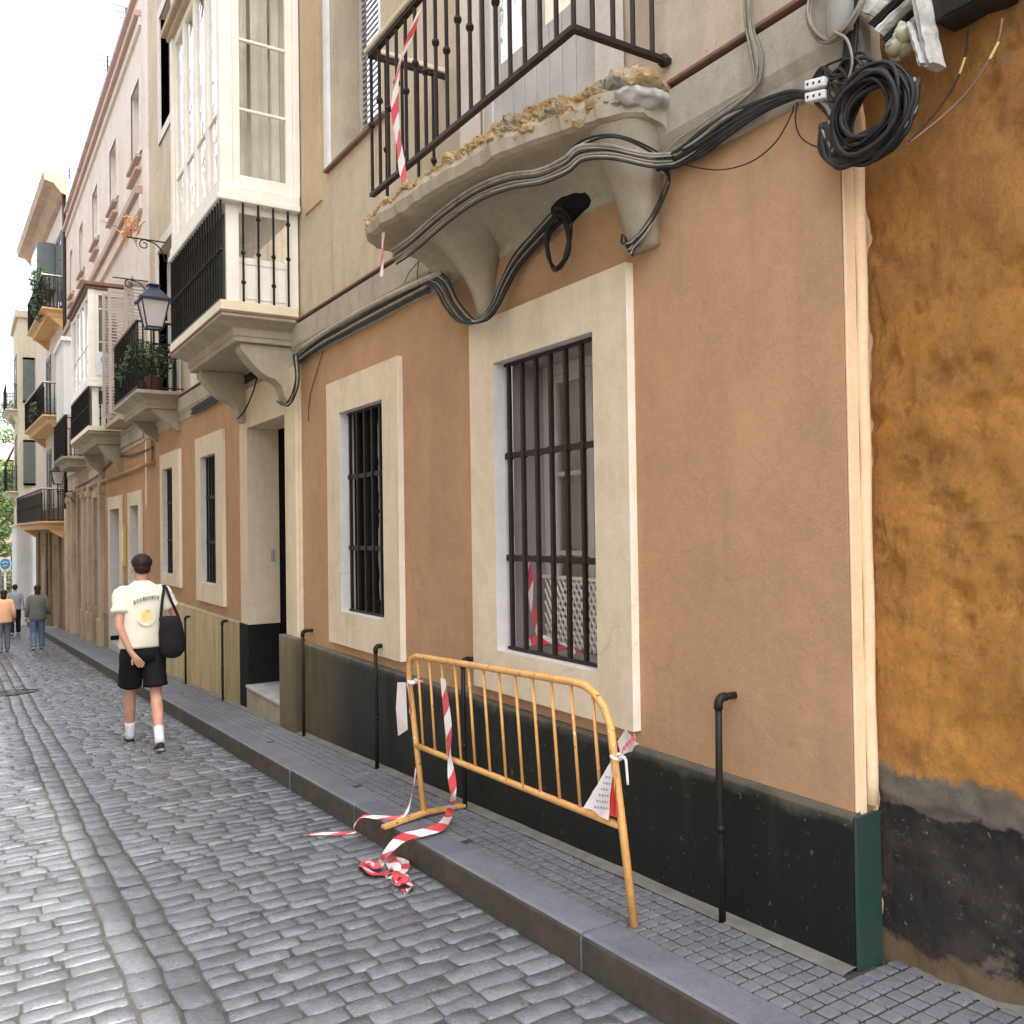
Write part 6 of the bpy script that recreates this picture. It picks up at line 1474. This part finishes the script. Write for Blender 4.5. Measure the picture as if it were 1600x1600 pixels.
    return root, tp

mx, my = 1.445, 8.95; mz = gz(my)
man, shirt = human((mx, my, mz+.0), 1.0, 'man walking away in cream T-shirt, black shorts and white socks', 
    {'L': ((-.185, 0, 1.45), (-.225, -.12, 1.17), (-.135, -.185, .935), (-.085, -.195, .86)), 'R': ((.185, 0, 1.45), (.30, -.04, 1.20), (.29, .15, 1.03), (.26, .20, .97))},
    {'L': ((-.09, 0, .93), (-.095, .17, .50), (-.075, .28, .085), (-.075, .26, .012), (-.075, .42, .010)), 'R': ((.09, 0, .93), (.115, .0, .485), (.085, -.33, .125), (.085, -.385, .055), (.09, -.235, .012))},
    'shirt', 'black_cloth', hairshape=(.092, .102, .080, 1.748), sleeve=.52, shorts=.80)
ORG[shirt] = Vector((0, 0, 0))
def on_back(x, z, off=.004):   # back of the shirt
    rx, ry = .205, .136; return Vector((x, -ry*math.sqrt(max(.02, 1-(x/rx)**2))-off-.006, z))
mb = MB()
for k in range(9):   # faded arched lettering, illegible in the photo
    x = -.095+k*.026; z = 1.395+.020*math.sin(math.pi*(k+.5)/9)+(k-4)*.0042
    for dx in ((0, .011) if k % 3 else (0, .006, .012)):
        mb.tube([on_back(x+dx, z-.017), on_back(x+dx, z+.017)], .0036, 4)
    zz = z+(.015 if k % 2 else -.015); mb.tube([on_back(x, zz), on_back(x+.013, zz+.001)], .0034, 4)
for k in range(5): x = -.015+k*.011; mb.tube([on_back(x, 1.458), on_back(x+.004, 1.466)], .002, 4)
mb.build('lettering', 'ink_grey', shirt)
m, nt, b = mat_new('faded_yellow_print'); p_ = N(nt, 'ShaderNodeTexCoord').outputs['Object']
c = mixc(nt, ramp(nt, noi(nt, p_, 14, 4), .38, .6), (.80, .72, .45), (.82, .62, .16)); c = mixc(nt, ramp(nt, noi(nt, p_, 22, 5), .58, .66), c, (.75, .38, .14)); c = mixc(nt, ramp(nt, noi(nt, p_, 34, 5), .62, .68), c, (.45, .47, .38))
sp_ = N(nt, 'ShaderNodeVectorMath', operation='SUBTRACT'); nt.links.new(p_, sp_.inputs[0]); sp_.inputs[1].default_value = (.015, -.13, 1.25)
sc2 = N(nt, 'ShaderNodeVectorMath', operation='MULTIPLY'); nt.links.new(sp_.outputs[0], sc2.inputs[0]); sc2.inputs[1].default_value = (1, .2, .9)
ln_ = N(nt, 'ShaderNodeVectorMath', operation='LENGTH'); nt.links.new(sc2.outputs[0], ln_.inputs[0])
ad_ = N(nt, 'ShaderNodeMath', operation='MULTIPLY_ADD'); nt.links.new(noi(nt, p_, 26, 6, .75), ad_.inputs[0]); ad_.inputs[1].default_value = .075; nt.links.new(ln_.outputs['Value'], ad_.inputs[2])
c = mixc(nt, ramp(nt, ad_.outputs[0], .070, .112), c, (.83, .79, .65))
nt.links.new(c, b.inputs['Base Color']); b.inputs['Roughness'].default_value = .9; M['yprint'] = m
mb = MB(); gx_, gz_ = 10, 12
for j in range(gz_+1):
    for i in range(gx_+1):
        u_, v_ = i/gx_*2-1, j/gz_*2-1; x = .015+.085*u_*math.sqrt(1-.5*v_*v_); z = 1.25+.095*v_*math.sqrt(1-.5*u_*u_); mb.v.append(on_back(x, z, .0045))
for j in range(gz_):
    for i in range(gx_): q = j*(gx_+1)+i; mb.f.append((q, q+1, q+gx_+2, q+gx_+1))
mb.build('print', 'yprint', shirt, smooth=True)
# tote bag on his right shoulder
T = thing('tote_bag', 'black canvas tote bag hanging from the shoulder of the man in the cream T-shirt', 'bag', (mx+.23, my-.15, mz+.84)); o0 = Vector((mx, my, mz))
mb = MB(); rings = []
for z_, w_, d_, cx_ in ((1.235, .085, .03, .215), (1.225, .095, .045, .215), (1.17, .100, .055, .222), (1.08, .112, .065, .232), (.98, .118, .072, .238), (.90, .108, .066, .238), (.855, .078, .048, .235), (.838, .035, .02, .232)):
    rings.append([o0+v for v in ell((cx_, -.155, z_), w_, d_, 20)])
mb.loft(rings); 
for i, v in enumerate(mb.v): mb.v[i] = v+Vector((noise.noise(v*14), noise.noise(v*14+Vector((4, 0, 0))), noise.noise(v*14+Vector((0, 4, 0)))))*.010
mb.build('bag_body', 'black_bag', T, smooth=True)
for (xe, ye) in ((.135, -.165), (.295, -.15)):
    mb = MB(); pts = crv([o0+Vector((.165, .06, 1.50)), o0+Vector((.175, -.02, 1.525)), o0+Vector((.178+(.02 if xe > .2 else 0), -.09, 1.50)), o0+Vector(((.165+xe)/2+.0, -.155, 1.38)), o0+Vector((xe, ye, 1.225))], 5)
    for i in range(len(pts)-1):
        w_ = Vector((.013, 0, 0)); t_ = Vector((0, -.003, .002)); a_, b_ = pts[i], pts[i+1]; mb.quad(a_-w_+t_, a_+w_+t_, b_+w_+t_, b_-w_+t_)
        mb.quad(a_-w_-t_, b_-w_-t_, b_+w_-t_, a_+w_-t_); mb.quad(a_-w_-t_, a_-w_+t_, b_-w_+t_, b_-w_-t_); mb.quad(a_+w_+t_, a_+w_-t_, b_+w_-t_, b_+w_+t_)
    mb.build('strap', 'black_bag', T)
AR = {'L': ((-.18, 0, 1.45), (-.25, -.04, 1.18), (-.27, .02, .95), (-.27, .04, .87)), 'R': ((.18, 0, 1.45), (.25, -.03, 1.19), (.28, .08, .99), (.29, .12, .92))}
LG = {'L': ((-.09, 0, .93), (-.10, .06, .50), (-.10, -.05, .09), (-.10, -.08, .012), (-.10, .08, .010)), 'R': ((.09, 0, .93), (.10, .12, .50), (.11, .16, .09), (.11, .14, .012), (.11, .30, .010))}
p = PG(59, 1016); human((p.x, p.y, gz(p.y)), .845, 'woman walking away in a grey green jacket and blue jeans', AR, LG, 'jacket', 'jeans', sleeve=2, hem=.86, bulk=1.12, longhair=True)
p = PG(6, 1020); human((p.x, p.y, gz(p.y)), .80, 'person in a peach sweatshirt and grey trousers at the left edge', AR, LG, 'peach_top', 'grey_trousers', sleeve=2, hem=.88, bulk=1.1, longhair=True, turn=.1)
p = PG(22, 990); human((p.x-.02, 31.0, gz(31.0)), .86, 'distant person in a grey blue shirt and dark trousers', AR, LG, 'grey_blue_top', 'black_cloth', sleeve=.5, hem=.92)

# ================================================================== light
sdir = Vector((.168, -.46, .866)).normalized()
wd = bpy.data.worlds.new('World'); scene.world = wd; wd.use_nodes = True; nt = wd.node_tree; nt.nodes.clear()
sky = N(nt, 'ShaderNodeTexSky', sky_type='NISHITA'); sky.sun_disc = False; sky.sun_elevation = math.asin(sdir.z); sky.sun_rotation = math.atan2(sdir.x, sdir.y)
sky.air_density = 1.0; sky.dust_density = 4.0; sky.ozone_density = 1.0
hs = N(nt, 'ShaderNodeHueSaturation'); hs.inputs['Saturation'].default_value = .50; hs.inputs['Value'].default_value = 1.0
bg = N(nt, 'ShaderNodeBackground'); bg.inputs['Strength'].default_value = .72; out = N(nt, 'ShaderNodeOutputWorld')
nt.links.new(sky.outputs[0], hs.inputs['Color']); nt.links.new(hs.outputs[0], bg.inputs[0]); nt.links.new(bg.outputs[0], out.inputs[0])
sl_ = bpy.data.lights.new('sun', 'SUN'); sl_.energy = 5.0; sl_.angle = R(.5); sl_.color = (1, .93, .82); so_ = bpy.data.objects.new('sun', sl_); col.objects.link(so_)
so_.rotation_euler = sdir.to_track_quat('Z', 'Y').to_euler(); so_.location = (0, 0, 20)
scene.view_settings.view_transform = 'Standard'; scene.view_settings.look = 'None'; scene.view_settings.exposure = 0; scene.view_settings.gamma = 1
scene.render.engine = 'CYCLES'; scene.cycles.max_bounces = 8; scene.cycles.transparent_max_bounces = 12
try: scene.cycles.use_denoising = True
except Exception: pass
for o in list(bpy.data.objects):
    if o.type == 'EMPTY': o.empty_display_size = .1
